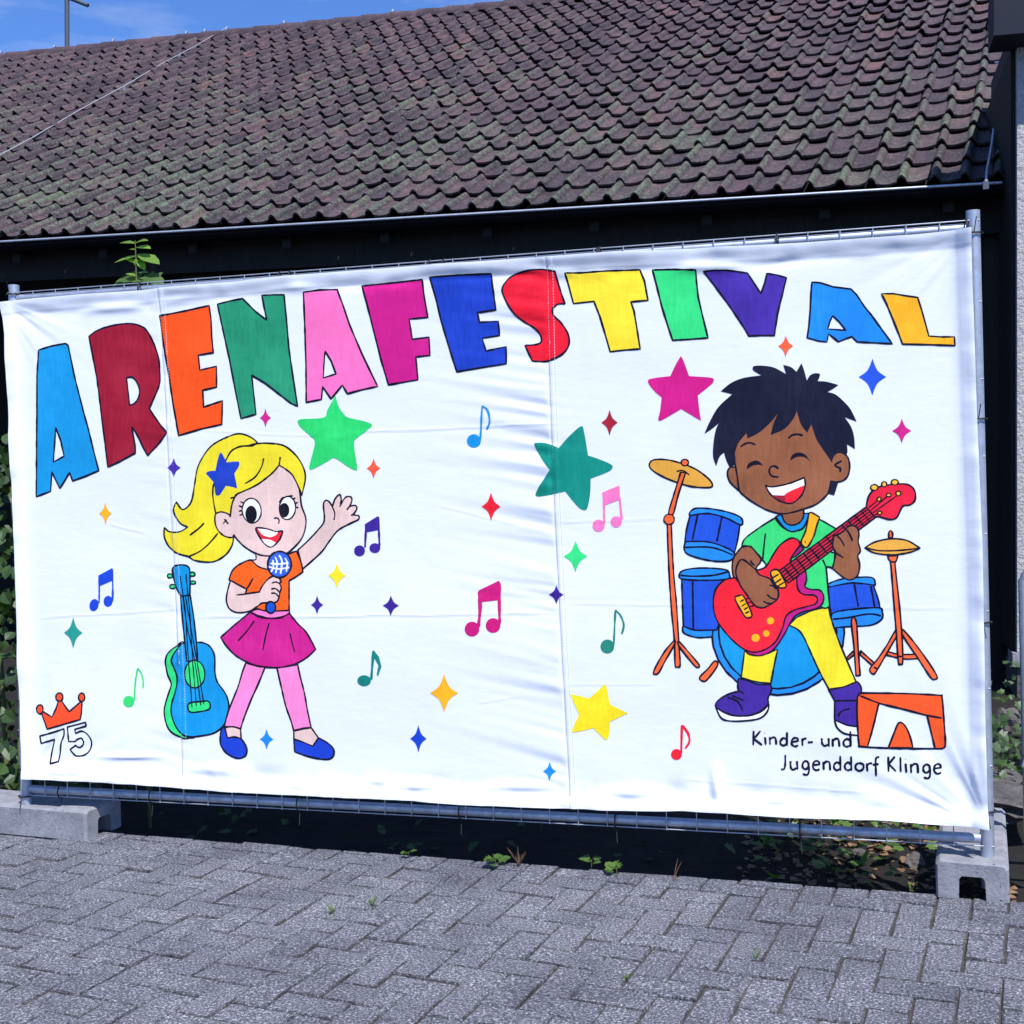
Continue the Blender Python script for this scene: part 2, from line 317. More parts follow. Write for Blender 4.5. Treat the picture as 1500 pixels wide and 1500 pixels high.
for (r, u, v_, z) in tiles:
    j = (random.gauss(0, .005), random.gauss(0, .010), random.gauss(0, .014), random.gauss(0, .013))
    if random.random() < .04: j = (j[0], j[1]-.03, j[2]*2.2, .045)
    M_ = tile_matrix(u+j[0], r*E_+j[1], 0.004, j[2], j[3]); me = random.choice(tme)
    if (r, round(u, 4)) in near:
        o = new('roof_tile', me); o.parent = roof; o.matrix_world = M_
    else:
        b = len(big_v); co = np.empty(len(me.vertices)*3); me.vertices.foreach_get('co', co); co = co.reshape(-1, 3)
        A_ = np.array(M_.to_3x3()); big_v += (co @ A_.T + np.array(M_.translation)).tolist(); big_f += [tuple(i+b for i in f) for f in TF]; big_s += TS; big_t += [random.random()]*len(co); big_c += TC[:len(co)]+[0]*(len(co)-len(TC))
me = bpy.data.meshes.new('upper_tiles'); me.from_pydata(big_v, [], big_f); me.polygons.foreach_set('use_smooth', big_s); me.materials.append(M_TILE); crown_attr(me, big_c); a_ = me.attributes.new('tone', 'FLOAT', 'POINT'); a_.data.foreach_set('value', np.array(big_t, dtype=np.float32))
o = new('upper_roof_tiles', me, kind='stuff'); o.parent = roof
# ridge caps
k = 0; u = UL-.1
while u < UT-.05:
    mb = MB(); n = 8; vv = []
    for uu, rr in ((u, .115), (u+.40, .098)):
        for q in range(n+1):
            a = math.pi*(q/n)*1.1-.05*math.pi; vv.append(B(uu, RV+.0-rr*math.cos(a)*1.05, RW+.0+rr*math.sin(a)*.95))
    mb.add(vv, [(q, q+1, n+1+q+1, n+1+q)[::-1] for q in range(n)], True); o = mb.build('ridge_tile', M_TILE); o.parent = roof
    u += .37
# gutter: half round with bright front bead
mb = MB(); n = 9; gu0, gu1 = UL, UR-.02; vv = []; gr = .075; gv, gw = EV-.035, EW-.030
for uu in (gu0, gu1):
    for q in range(n+1):
        a = math.pi+math.pi*q/n; vv.append(B(uu, gv+gr*math.cos(a), gw+gr*math.sin(a)))
mb.add(vv, [(q, q+1, n+2+q, n+1+q)[::-1] for q in range(n)], True); gut = inb(mb.build('gutter', M_GUTTER))
gb = MB().tube([B(gu0, gv-gr, gw+.004), B(gu1, gv-gr, gw+.004)], .010, 8).build('gutter_bead', M_ZINC); gb.parent = gut; gb.matrix_parent_inverse = gut.matrix_parent_inverse.copy() if False else Matrix.Identity(4)
# timber structure below the roof
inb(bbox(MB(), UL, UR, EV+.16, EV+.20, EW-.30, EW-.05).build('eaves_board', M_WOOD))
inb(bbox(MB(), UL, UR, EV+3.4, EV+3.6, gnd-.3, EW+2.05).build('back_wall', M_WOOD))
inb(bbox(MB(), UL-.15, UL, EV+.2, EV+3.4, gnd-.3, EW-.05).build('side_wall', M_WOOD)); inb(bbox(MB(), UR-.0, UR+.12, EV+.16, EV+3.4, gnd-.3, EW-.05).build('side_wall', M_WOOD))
def lev(px, v):
    d = bray(px); return CAM + ray(px)*(v/d[1])
for px in (290, 920, 1462):
    q = lev((px, 380), EV+.35); uu = float((q-CAM) @ BX)
    inb(bbox(MB(), uu-.10, uu+.10, EV+.28, EV+.46, gnd-.3, EW-.27).build('timber_post', m_wood('brown_timber', (.012, .010, .008), (.03, .024, .018))))
uu = UL+.3
while uu < UR:
    mb = MB(); mb.add([B(uu+a, EV+.02+b*math.cos(P_), EW-.06+c+b*math.sin(P_)) for a in (0, .07) for b in (0, 2.2) for c in (-.11, 0)], [(0, 1, 3, 2), (4, 6, 7, 5), (0, 4, 5, 1), (2, 3, 7, 6), (0, 2, 6, 4), (1, 5, 7, 3)]); inb(mb.build('rafter', M_WOOD)); uu += .8
# lightning conductor cable down the roof, its clips, and the bent rod at the verge
pa, pb = np.array(roof_hit((334, 39), .07)), np.array(roof_hit((-30, 243), .09)); pts = []
for k in range(13):
    t = k/12; pts.append(pa+(pb-pa)*t - ND*.012*math.sin(math.pi*t*3)**2)
cab = inb(MB().tube(pts, .005, 6).build('conductor_cable', mat('aluminium_wire', (.42, .43, .47), .5, .3)))
for k in (3, 6, 9):
    inb(MB().box(pts[k]-ND*.03, (.03, .03, .05)).build('cable_clip', M_ZINC))
for px in ((334, 37), (302, 44), (275, 50), (168, 62), (82, 72), (4, 84), (577, 12), (418, 31)):
    _d = bray(px); p = B(_d[0]/_d[1]*RV, RV-.03, RW+.118); inb(MB().box(p, (.024, .024, .03), Matrix.Rotation(.5, 3, 'Y')).build('ridge_clip', mat('bright_clip', (.7, .7, .72), .4, .5)))
rp = [roof_hit(p, .10) for p in ((1478, 144), (1466, 145), (1461, 150), (1459, 165), (1453, 212), (1446, 250), (1444, 272))]
inb(MB().tube(rp, .010, 8).build('conductor_rod', M_ZINC)); inb(MB().box(rp[-1], (.035, .035, .05)).build('rod_clamp', mat('dull_clamp', (.09, .10, .13), .6, .2)))
# mast behind the ridge
q0 = lev((100, 75), RV+1.6); q1 = lev((98, -40), RV+1.6)
mast = new('steel_mast', None, label='thin grey steel mast with a side arm rising behind the roof ridge', cat='mast'); mast.location = tuple(q0 - BZ*6)
iv = Matrix.Translation(-mast.location)
for nm, mb in (('pole', MB().tube([q0-BZ*6, q1], .035, 8)), ('arm', MB().tube([lev((94, -6), RV+1.6), lev((129, 8), RV+1.6)], .03, 8))):
    o = mb.build(nm, mat('mast_steel', (.10, .11, .13), .5, .4)); o.parent = mast; o.matrix_parent_inverse = iv
# ------------------------------------------------------------------ house at the right
ftop = 2.6+1.9; fb = (PPY-52)/F*(WV-.28)/1.0
dq = bray((1456, 52)); FU = dq[0]/dq[1]*(WV-.26); FW = dq[2]/dq[1]*(WV-.26)
house = new('plastered_house', None, label='pale rough-plastered house wall with dark sheet-metal roof edge beside the shed', cat='building'); house.location = tuple(B(WU+1.5, WV+2, gnd)); iv = Matrix.Translation(-house.location)
def inh(o): o.parent = house; o.matrix_parent_inverse = iv; return o
bq = bray((1487, 955)); BW = bq[2]/bq[1]*WV
inh(bbox(MB(), WU, WU+3.5, WV, WV+1.5, BW, FW+.02).build('wall', M_PLAST))
inh(bbox(MB(), WU-.03, WU+3.5, WV-.03, WV+.2, BW-.09, BW-.003).build('plinth', M_CONC))
inh(bbox(MB(), WU+.0, WU+3.5, WV+.0, WV+1.5, gnd-.6, BW-.093).build('foundation', M_STONE))
inh(bbox(MB(), FU, WU+3.8, WV-.26, WV+.06, FW, FW+.30).build('roof_edge', M_FASCIA)); inh(bbox(MB(), WU+.02, WU+3.8, WV+.063, WV+1.6, FW+.03, FW+.28).build('flat_roof', M_FASCIA)); inh(bbox(MB(), WU-.03, WU-.003, WV+.065, WV+1.55, BW, FW+.02).build('side_shade_sheet', M_WOOD))  # dark sheet added over the wall's left side, standing in for its shade
# ------------------------------------------------------------------ fence panel
H_ = 1.991; fence = new('construction_fence', None, label='galvanised mesh construction fence panel carrying the painted banner', cat='fence')
def infc(o): o.parent = fence; return o
ZB, ZT = .172, 2.091
for x in (0, 3.5):
    infc(MB().tube([(x, 0, .02), (x, 0, ZT+.036)], .021, 14).build('post', M_ZINC))
infc(MB().tube([(.02, 0, ZB), (3.48, 0, ZB)], .016, 10).build('bottom_rail', M_ZINC)); infc(MB().tube([(.02, 0, ZT-.018), (3.48, 0, ZT-.018)], .016, 10).build('top_rail', M_ZINC))
for i in range(1, 35): infc(MB().tube([(i*.1, -.019, ZB-.022), (i*.1, -.019, ZT+.006)], .0019, 6).build('vertical_wire', M_ZINC))
for z in [ZB-.020, ZT+.004] + [ZB+.23+.24*k for k in range(7)]: infc(MB().tube([(-.018, -.0155, z), (3.518, -.0155, z)], .002, 6).build('horizontal_wire', M_ZINC))
# ------------------------------------------------------------------ concrete feet
def foot(name, mtx, lab):
    L, Wd, Hh = .70, .212, .115; me = bpy.data.meshes.new(name); bm = bmesh.new()
    # end profile with tunnel, extruded along the length
    pr = [(-Wd/2, 0), (-Wd/2, Hh-.012), (-Wd/2+.012, Hh), (Wd/2-.012, Hh), (Wd/2, Hh-.012), (Wd/2, 0), (.042, 0), (.040, .064), (.032, .074), (-.032, .074), (-.040, .064), (-.042, 0)]
    ys = [0, .012, .14, .16, .30, .32, .46, .48, L-.012, L]; rows = []
    for y in ys:
        s = .94 if y in (0, L) else 1.0
        sag = .006 if y in (.16, .30, .48) else 0
        rows.append([bm.verts.new((x*s, y, z*(.95 if s < 1 else 1) - (sag if z > Hh*.9 else 0) + random.uniform(-.0015, .0015)*(z > 0))) for x, z in pr])
    n = len(pr)
    for a, b in zip(rows, rows[1:]):
        for k in range(n): bm.faces.new((a[k], a[(k+1) % n], b[(k+1) % n], b[k]))
    for row, flip in ((rows[0], True), (rows[-1], False)):
        fs = [(0, 1, 10, 11), (1, 2, 9, 10), (2, 3, 8, 9), (3, 4, 7, 8), (4, 5, 6, 7)]
        for f in fs: bm.faces.new([row[i] for i in (f[::-1] if not flip else f)])
    bmesh.ops.recalc_face_normals(bm, faces=bm.faces[:]); bm.to_mesh(me); bm.free(); me.materials.append(M_CONC)
    o = new(name, me, label=lab, cat='fence foot', group='concrete fence feet'); o.matrix_world = mtx
foot('concrete_foot', Matrix.Translation((3.447, -.078, .002)) @ Matrix.Rotation(math.radians(-5), 4, 'Z'), 'grey concrete fence foot set end-on with a square tunnel, under the post beside the wall')
foot('concrete_foot', Matrix.Translation((.315, .045, .002)) @ Matrix.Rotation(math.radians(86), 4, 'Z'), 'grey concrete fence foot lying lengthwise along the banner, beside the leafy hedge')
# ------------------------------------------------------------------ banner cloth
YC = -.034
def pl(px):
    p = at(px, 1, YC); return p[0], p[2]
def curve(pts, n, key):
    P2 = np.array([pl(p) for p in pts]); return P2
EL = np.array([pl(p) for p in ((5, 444), (12, 490), (15, 560), (20, 680), (24, 770), (29, 900), (32, 1000), (35, 1080), (38, 1139))])
ER = np.array([pl(p) for p in ((1421.5, 336), (1423, 400), (1426, 480), (1430, 600), (1434, 700), (1438, 800), (1440, 900), (1442, 1040), (1444, 1140), (1447, 1210))])
ET = np.array([pl(p) for p in ((5, 444), (28, 440), (117, 432), (210, 426), (240, 422), (350, 413), (417, 405), (533, 396), (650, 387), (717, 383), (833, 375), (880, 371), (1000, 366), (1167, 357), (1333, 345), (1421.5, 336))])
EBt = np.array([pl(p) for p in ((38, 1139), (100, 1141), (200, 1147), (300, 1156), (400, 1162), (500, 1166), (560, 1168), (610, 1171), (675, 1177), (740, 1179), (800, 1182), (900, 1185), (1000, 1186), (1060, 1188), (1150, 1195), (1300, 1200), (1380, 1206), (1447, 1210))])
def lerp_z(E_, z): return np.interp(-z, -E_[:, 1], E_[:, 0])
def lerp_x(E_, x): return np.interp(x, E_[:, 0], E_[:, 1])
def n1(t, seed, octs=3):                                              # smooth 1-D noise, vectorised
    t = np.asarray(t, float); out = np.zeros_like(t); a = 1.
    for o_ in range(octs):
        r_ = np.random.default_rng(seed*17+o_).uniform(-1, 1, 512); tt = t*(2**o_); i = np.floor(tt).astype(int); f = tt-i; f = f*f*(3-2*f)
        out += a*(r_[i % 512]*(1-f)+r_[(i+1) % 512]*f); a *= .5
    return out
def n2(x, z, seed):
    x = np.asarray(x, float); z = np.asarray(z, float); r_ = np.random.default_rng(seed).uniform(-1, 1, (64, 64))
    i = np.floor(x).astype(int); j = np.floor(z).astype(int); fx = x-i; fz = z-j; fx = fx*fx*(3-2*fx); fz = fz*fz*(3-2*fz)
    return (r_[i % 64, j % 64]*(1-fx)+r_[(i+1) % 64, j % 64]*fx)*(1-fz) + (r_[i % 64, (j+1) % 64]*(1-fx)+r_[(i+1) % 64, (j+1) % 64]*fx)*fz
SE1 = np.array([pl(p) for p in ((233, 423), (245, 640), (256, 880), (262, 1000), (268, 1150))]); SE2 = np.array([pl(p) for p in ((801, 378), (804, 540), (812, 760), (823, 960), (835, 1180))])
C_BR, C_BL, C_TR, C_TL = pl((1450, 1216)), pl((36, 1150)), pl((1424, 334)), pl((4, 440))
BUMPS = [(pl((612, 1150)), .09, .018, .012), (pl((560, 1143)), .05, .014, .006), (pl((925, 1160)), .08, .02, .010), (pl((1050, 1150)), .018, .05, .013), (pl((760, 1152)), .10, .016, .007), (pl((1130, 1172)), .07, .012, .006), (pl((310, 1128)), .10, .02, .006),
         (pl((100, 1128)), .11, .012, .008), (pl((190, 1108)), .10, .010, .006), (pl((450, 1148)), .12, .014, .005)]
CREASES = [((510, 634), (820, 620), .0016), ((60, 905), (260, 893), .0014), ((290, 905), (820, 898), .0016), ((830, 884), (1400, 892), .0010), ((300, 632), (515, 640), .0008), ((820, 765), (960, 760), .001), ((830, 1003), (960, 1001), .0008), ((640, 740), (760, 770), .0008), ((160, 768), (210, 780), .0012), ((700, 1030), (760, 1020), .001), ((1000, 1141), (1300, 1163), .0012)]
def hfun(x, z):
    """cloth relief in metres towards the viewer"""
    x = np.asarray(x, float); z = np.asarray(z, float)
    h = .0045*n2(x*2.2+3, z*2.6+7, 1) + .0009*n2(x*6, z*8, 2)
    dl = x-lerp_z(EL, z); dr = lerp_z(ER, z)-x; dt = lerp_x(ET, x)-z; db = z-lerp_x(EBt, x)
    # cloth wraps outwards over tubes at all four edges
    wv = 1+.45*n1(x*5.5, 11)
    h = h + .012*np.exp(-(np.maximum(dt, 0)/.034)**2)*wv + .007*np.exp(-((dt-.055-.012*n1(x*3.3, 12))/.016)**2)*n1(x*4.1, 13)
    h = h + .019*np.exp(-(np.maximum(db, 0)/.038)**2)*(1+.35*n1(x*9, 14)) + .006*np.exp(-((db-.06)/.03)**2)*n1(x*7.5, 15)
    h = h + .020*np.exp(-(np.maximum(dr, 0)/.036)**2)*(1+.3*n1(z*7, 16)) + .018*np.exp(-(np.maximum(dl, 0)/.045)**2)*(1+.3*n1(z*6, 17))
    # hem steps
    for d in (dr, dl): h = h + .0022*(1/(1+np.exp((d-.040)/.0022)))
    h = h + .0022*(1/(1+np.exp((db-.032)/.002))) + .0018*(1/(1+np.exp((dt-.05)/.002)))
    # seams and the puckers beside them
    for E_, A_l, A_r, rl, sd_ in ((SE2, .0050, .0011, .19, 21), (SE1, .0022, .0020, .10, 25)):
        d = x-lerp_z(E_, z)
        rip = n1(z*21+.16*d*21+.6*n1(z*3, sd_+2), sd_, 2) + .5*n1(z*37+d*9, sd_+1, 1)
        env = np.where(d < 0, A_l*np.exp(-(np.abs(d+.03)/rl)**1.3)*(1-.5*np.exp(-(d/.012)**2)), A_r*np.exp(-np.abs(d)/.05))
        h = h + rip*env*(.55+.45*n1(z*1.7+5, sd_+3, 1))
        h = h + .0022*np.exp(-((d-.012)/.009)**4) - .0016*np.exp(-((d+.001)/.004)**2)
    # diagonal and radial pulls at the corners
    def fan(C, fr, A_, r0, sd_, pw=1.0):
        ax, az = x-C[0], z-C[1]; r_ = np.hypot(ax, az)+1e-6; th = np.arctan2(az, np.abs(ax))
        return A_*n1(th*fr, sd_, 2)*np.exp(-(r_/r0)**1.4)*np.clip((r_-.05)/.13, 0, 1)**1.5
    h = h + fan(C_BR, 4.2, .026, .28, 31) + fan(C_BL, 5.0, .009, .36, 32) + fan(C_TR, 7, .0022, .4, 33) + fan(C_TL, 6, .0035, .25, 34)
    for (c, sx, sz, A_) in BUMPS: h = h + 1.5*A_*np.exp(-((x-c[0])/sx)**2-((z-c[1]-.04*(x-c[0]))/sz)**2)
    for a, b, A_ in CREASES:
        a, b = pl(a), pl(b); t = np.clip((x-a[0])/(b[0]-a[0]), -.05, 1.05); zc = a[1]+(b[1]-a[1])*t + .002*n1(x*8, 41); w = np.clip(np.minimum(t+.02, 1.02-t)*12, 0, 1)
        h = h + .6*A_*w*(np.exp(-((z-zc)/.0045)**2) - .5*np.exp(-((z-zc+.008)/.006)**2))
    return h
def hnorm(x, z):
    e = .0025; gx = (hfun(x+e, z)-hfun(x-e, z))/(2*e); gz = (hfun(x, z+e)-hfun(x, z-e))/(2*e)
    n = np.stack([-gx, -np.ones_like(gx), -gz], -1)                    # surface y = YC - h ; normal towards -y
    return n/np.linalg.norm(n, axis=1, keepdims=True)
def conform(me, x, z, off=0.0):
    me.polygons.foreach_set('use_smooth', [True]*len(me.polygons)); me.update()
    me.normals_split_custom_set_from_vertices(hnorm(x, z).tolist())
NS, NTt = 560, 310
s_ = np.linspace(0, 1, NS+1); t_ = np.linspace(0, 1, NTt+1)
cl_ = np.array([0, 0]);
x_top = ET[0, 0]+(ET[-1, 0]-ET[0, 0])*s_; z_top = lerp_x(ET, x_top); x_bot = EBt[0, 0]+(EBt[-1, 0]-EBt[0, 0])*s_; z_bot = lerp_x(EBt, x_bot)
zl = EL[0, 1]+(EL[-1, 1]-EL[0, 1])*t_; xl = lerp_z(EL, zl); zr = ER[0, 1]+(ER[-1, 1]-ER[0, 1])*t_; xr = lerp_z(ER, zr)
Sg, Tg = np.meshgrid(s_, t_)
def coons(top, bot, lef, rig):
    return (1-Tg)*top[None]+Tg*bot[None]+(1-Sg)*lef[:, None]+Sg*rig[:, None] - ((1-Sg)*(1-Tg)*top[0]+Sg*(1-Tg)*top[-1]+(1-Sg)*Tg*bot[0]+Sg*Tg*bot[-1])
GX = coons(x_top, x_bot, xl, xr).ravel(); GZ = coons(z_top, z_bot, zl, zr).ravel(); GH = hfun(GX, GZ)
me = bpy.data.meshes.new('festival_banner'); idx = np.arange((NS+1)*(NTt+1)).reshape(NTt+1, NS+1)
quads = np.stack([idx[:-1, :-1], idx[1:, :-1], idx[1:, 1:], idx[:-1, 1:]], -1).reshape(-1, 4)
me.from_pydata(np.stack([GX, YC-GH, GZ], -1).tolist(), [], quads.tolist()); me.materials.append(M_CLOTH); conform(me, GX, GZ)
banner = new('festival_banner', me, label='wide white cloth festival banner hand-painted with letters, a singing girl and a guitar boy', cat='banner')
# ------------------------------------------------------------------ painted artwork on the cloth
TILES = dict(a=(0, 400, 350/1500), b=(300, 370, 350/1500), c=(600, 370, 350/1500), d=(900, 370, .2), e=(1170, 380, 260/1500), f=(220, 620, 320/1500), g=(220, 810, 320/1500), h=(0, 700, 260/1500), i=(0, 940, 260/1500),
             j=(510, 560, .4), k=(1000, 520, 280/1500), l=(1030, 700, 320/1500), m=(930, 660, 200/750), n=(1020, 930, 380/1500), o=(1180, 700, 220/1031), q=(740, 600, 220/589), p=(0, 0, 1))
def pts_of(tile, s):
    x0, y0, k = TILES[tile]; out = []
    for w in s.split():
        c = w.endswith('*'); a, b = w.rstrip('*').split(','); out.append((x0+float(a)*k, y0+float(b)*k, c))
    return out
def smooth(P, closed, sub=6):
    n = len(P); out = []
    rngk = range(n if closed else n-1)
    for i in rngk:
        p1, p2 = P[i], P[(i+1) % n]; p0 = P[i-1] if (closed or i > 0) else p1; p3 = P[(i+2) % n] if (closed or i+2 < n) else p2
        if p1[2]: p0 = p1
        if p2[2]: p3 = p2
        for k in range(sub):
            t = k/sub; q = []
            for a in (0, 1): q.append(.5*((2*p1[a])+(-p0[a]+p2[a])*t+(2*p0[a]-5*p1[a]+4*p2[a]-p3[a])*t*t+(-p0[a]+3*p1[a]-3*p2[a]+p3[a])*t**3))
            out.append(tuple(q))
    if not closed: out.append((P[-1][0], P[-1][1]))
    return out
def path(tile, s, closed=True, sm=True):
    P = pts_of(tile, s); return smooth(P, closed) if sm else [(a, b) for a, b, _ in P]
def ell(tile, cx, cy, rx, ry, rot=0, n=28):
    x0, y0, k = TILES[tile]; c, s = math.cos(rot), math.sin(rot)
    return [(x0+k*(cx+rx*math.cos(a)*c-ry*math.sin(a)*s), y0+k*(cy+rx*math.cos(a)*s+ry*math.sin(a)*c)) for a in [2*math.pi*i/n for i in range(n)]]
def dens(P, closed, step):
    out = []; n = len(P)
    for i in range(n if closed else n-1):
        a, b = np.array(P[i]), np.array(P[(i+1) % n]); m_ = max(1, int(math.ceil(np.linalg.norm(b-a)/step)))
        out += [tuple(a+(b-a)*k/m_) for k in range(m_)]
    if not closed: out.append(tuple(P[-1]))
    return out
def orient(XZ, f):
    a, b, c = [np.array(XZ[i]) for i in f[:3]]; return f if (b[0]-a[0])*(c[1]-a[1])-(b[1]-a[1])*(c[0]-a[0]) > 0 else f[::-1]
def onto(name, XZ, faces, m, parent, off=.0011):
    XZ = np.array(XZ); x, z = XZ[:, 0], XZ[:, 1]; nr = hnorm(x, z)
    P3 = np.stack([x, YC-hfun(x, z), z], -1)+nr*off
    me = bpy.data.meshes.new(name); me.from_pydata(P3.tolist(), [], faces); me.materials.append(m); me.polygons.foreach_set('use_smooth', [True]*len(me.polygons)); me.update(); me.normals_split_custom_set_from_vertices(nr.tolist())
    o = new(name, me); o.parent = parent; return o
INK = (18, 18, 40)
def ribbon(P, w, closed):
    w = w*1.14
    Q = np.array(dens([pl(p) for p in P], closed, .009)); keep = [0]
    for i in range(1, len(Q)):
        if np.linalg.norm(Q[i]-Q[keep[-1]]) > .0012: keep.append(i)
    Q = Q[keep]; n = len(Q)
    if n < 2: return [], []
    T = np.zeros_like(Q)
    for i in range(n):
        a = Q[i-1] if (closed or i > 0) else Q[i]; b = Q[(i+1) % n] if (closed or i < n-1) else Q[i]
        v = b-a; T[i] = v/(np.linalg.norm(v)+1e-9)
    N = np.stack([-T[:, 1], T[:, 0]], -1); sc = Q[:, 0]; hw = .5*w*.00238*(1+.22*n1(np.arange(n)*.33, 61+int(abs(Q[0, 0])*900) % 90))
    hw = hw*(1.12-.07*np.clip(sc, 0, 3.5))                            # the far (left) side covers more cloth per pixel
    if not closed:
        for i_, k in ((0, .7), (-1, .6)): hw[i_] *= k
    L_, R_ = Q+N*hw[:, None], Q-N*hw[:, None]; V = np.concatenate([L_, R_]).tolist(); f = []
    for i in range(n if closed else n-1): j = (i+1) % n; f.append((i, j, n+j, n+i))
    return V, f
class Art:
    """painted shapes in painter's order; later paint replaces earlier paint, so the finished paint is one skin without overlaps"""
    def __init__(s): s.V = []; s.F = []; s.owner = []; s.items = []
    def _item(s, name, color, parent): s.items.append((name, color, parent)); return len(s.items)-1
    def fill(s, name, P, color, parent=None):
        k = s._item(name, color, parent); Q = dens([pl(p) for p in P], True, .010); A = sum(Q[i][0]*Q[(i+1) % len(Q)][1]-Q[(i+1) % len(Q)][0]*Q[i][1] for i in range(len(Q)))
        if A < 0: Q = Q[::-1]
        b = len(s.V); s.V += [tuple(q) for q in Q]; s.F.append(list(range(b, b+len(Q)))); s.owner.append(k); return k
    def stroke(s, name, P, closed, parent=None, w=2.4, color=INK, into=None):
        k = s._item(name, color, parent) if into is None else into
        v, f = ribbon(P, w, closed); b = len(s.V); s.V += [tuple(q) for q in v]
        for q in f:
            q = orient(v, q); s.F.append([i+b for i in q]); s.owner.append(k)
        return k
    def finish(s, root=None):
        A = np.array(s.V); g = .012; V = list(s.V); jit = np.random.default_rng(5)
        for gx in np.arange(A[:, 0].min()+g/2, A[:, 0].max(), g):
            for gz in np.arange(A[:, 1].min()+g/2, A[:, 1].max(), g): V.append((gx+jit.uniform(-.001, .001), gz+jit.uniform(-.001, .001)))
        Ed = [(f[i], f[(i+1) % len(f)]) for f in s.F for i in range(len(f))]
        vo, eo, fo, *_ = delaunay_2d_cdt([Vector(v) for v in V], Ed, [], 0, 1e-6)
        VO = np.array([(v.x, v.y) for v in vo]); FO = np.array([tuple(f) for f in fo if len(f) == 3]); C = VO[FO].mean(1)
        od = np.argsort(C[:, 0]); cx, cz = C[od, 0], C[od, 1]; top = np.full(len(C), -1)
        for f, own in zip(s.F, s.owner):
            P = A[f]; a, b = np.searchsorted(cx, (P[:, 0].min(), P[:, 0].max()))
            x, z = cx[a:b], cz[a:b]; sel = np.nonzero((z >= P[:, 1].min()) & (z <= P[:, 1].max()))[0]
            if not len(sel): continue
            x, z = x[sel], z[sel]; ins = np.zeros(len(x), bool); Q = np.roll(P, -1, 0)
            for (x1, z1), (x2, z2) in zip(P, Q):
                if z1 == z2: continue
                ins ^= ((z1 > z) != (z2 > z)) & (x < (x2-x1)*(z-z1)/(z2-z1)+x1)
            top[a+sel[ins]] = own
        tri = {}
        for i_, k in zip(od, top):
            if k >= 0: tri.setdefault(int(k), []).append(tuple(int(q) for q in FO[i_]))
        made = {}
        for k, (name, color, parent) in enumerate(s.items):
            par = made.get(parent, root) if parent is not None else root
            if k not in tri or color is None:
                if parent is None and color is not None: made[k] = root
                continue
            used = sorted({i for f in tri[k] for i in f}); mp = {a: i for i, a in enumerate(used)}; XZ = [(vo[a].x, vo[a].y) for a in used]
            made[k] = onto(name, XZ, [orient(XZ, tuple(mp[i] for i in f)) for f in tri[k]], paint(color), par)
LET = [('a', '248,484 330,458 415,443 432,455 440,495 470,640 500,760 530,880 560,985 590,1110 622,1240 540,1275 458,1305 440,1252 378,1352 328,1248 320,1370 230,1404 232,1200 234,900 236,650', '352,968 385,1050 406,1150 338,1187 345,1100 350,1030', (24, 148, 218)),
 ('a', '562,398* 620,358 720,328 820,318 890,335 930,370 970,450 998,530 1005,620 1005,690 985,750 940,850* 975,905 1050,1003* 1000,1070 930,1145* 900,1090 862,1010 832,965* 850,1080 852,1130* 760,1180 680,1218* 665,1080 640,880 615,680 590,540', '798,657* 835,655 865,690 880,740 870,790 845,820 817,830* 810,760', (152, 26, 52)),
 ('a', '1005,270 1160,240 1315,205 1328,290 1332,400 1342,500 1248,516 1258,610 1362,586 1362,716 1275,736 1280,842 1398,802 1394,950 1260,980 1125,1020 1090,830 1060,620 1030,440', None, (255, 84, 30)),
 ('b', '82,325 160,305 240,290 320,370 392,426 375,340 362,270 430,266 500,266 515,420 530,600 555,780 583,965 540,945 470,890 380,820 297,770 310,900 322,1015 228,1042 200,900 160,680 120,500', None, (38, 146, 112)),
 ('b', '622,250 720,236 832,233 870,330 910,450 990,640 1085,840 990,860 895,886 864,832 792,918 740,842 732,922 637,940 637,700 630,450', '757,618 795,680 825,762 745,787 750,700', (255, 116, 190)),
 ('b', '988,210 1180,190 1365,170 1380,280 1402,407 1285,418 1304,545 1408,532 1414,645 1325,655 1338,798 1240,815 1153,830 1110,680 1060,480 1020,320', None, (200, 30, 138)),
 ('c', '127,155 320,142 513,134 522,210 544,360 427,378 440,438 558,432 564,520 456,538 480,618 606,590 606,698 450,722 296,748 250,600 200,430 165,280', None, (28, 64, 190)),
 ('c', '583,235 610,180 660,140 740,115 830,108 915,120* 935,200 975,322* 930,325 900,355 905,395 950,440 990,500 1003,560 985,610 940,650 860,682 770,680* 724,582* 790,578 825,560 820,515 780,470 720,435 660,385 610,310', None, (236, 30, 56)),
 ('c', '978,130 1080,128 1250,115 1445,108 1475,180 1497,300 1390,310 1410,370 1430,490 1448,605 1350,612 1260,622 1225,500 1195,400 1158,306 1030,320', None, (245, 220, 56)),
 ('d', '280,128 430,125 597,130 602,210 615,330 650,480 686,625 560,635 428,643 400,560 350,400 310,240', None, (52, 214, 128)),
 ('d', '655,140 740,132 830,132 975,152 1020,220 1074,302 1100,230 1118,155 1190,165 1260,186 1230,310 1195,450 1172,608 1070,608 985,612 950,550 850,400 740,250', None, (70, 48, 165)),
 ('e', '112,193 180,198 290,232 440,250 490,300 560,405 610,465 700,590 790,712 640,705 495,697 448,652 335,695 252,628 238,697 170,690 72,662 88,550 98,420 105,270', '287,475 340,525 400,600 245,588 265,520', (32, 138, 246)),
 ('e', '700,290 800,290 905,308 1005,322 1040,430 1100,648 1200,655 1315,655 1320,728 1100,720 878,715 850,640 790,490 740,370', None, (255, 176, 40))]
art = Art()
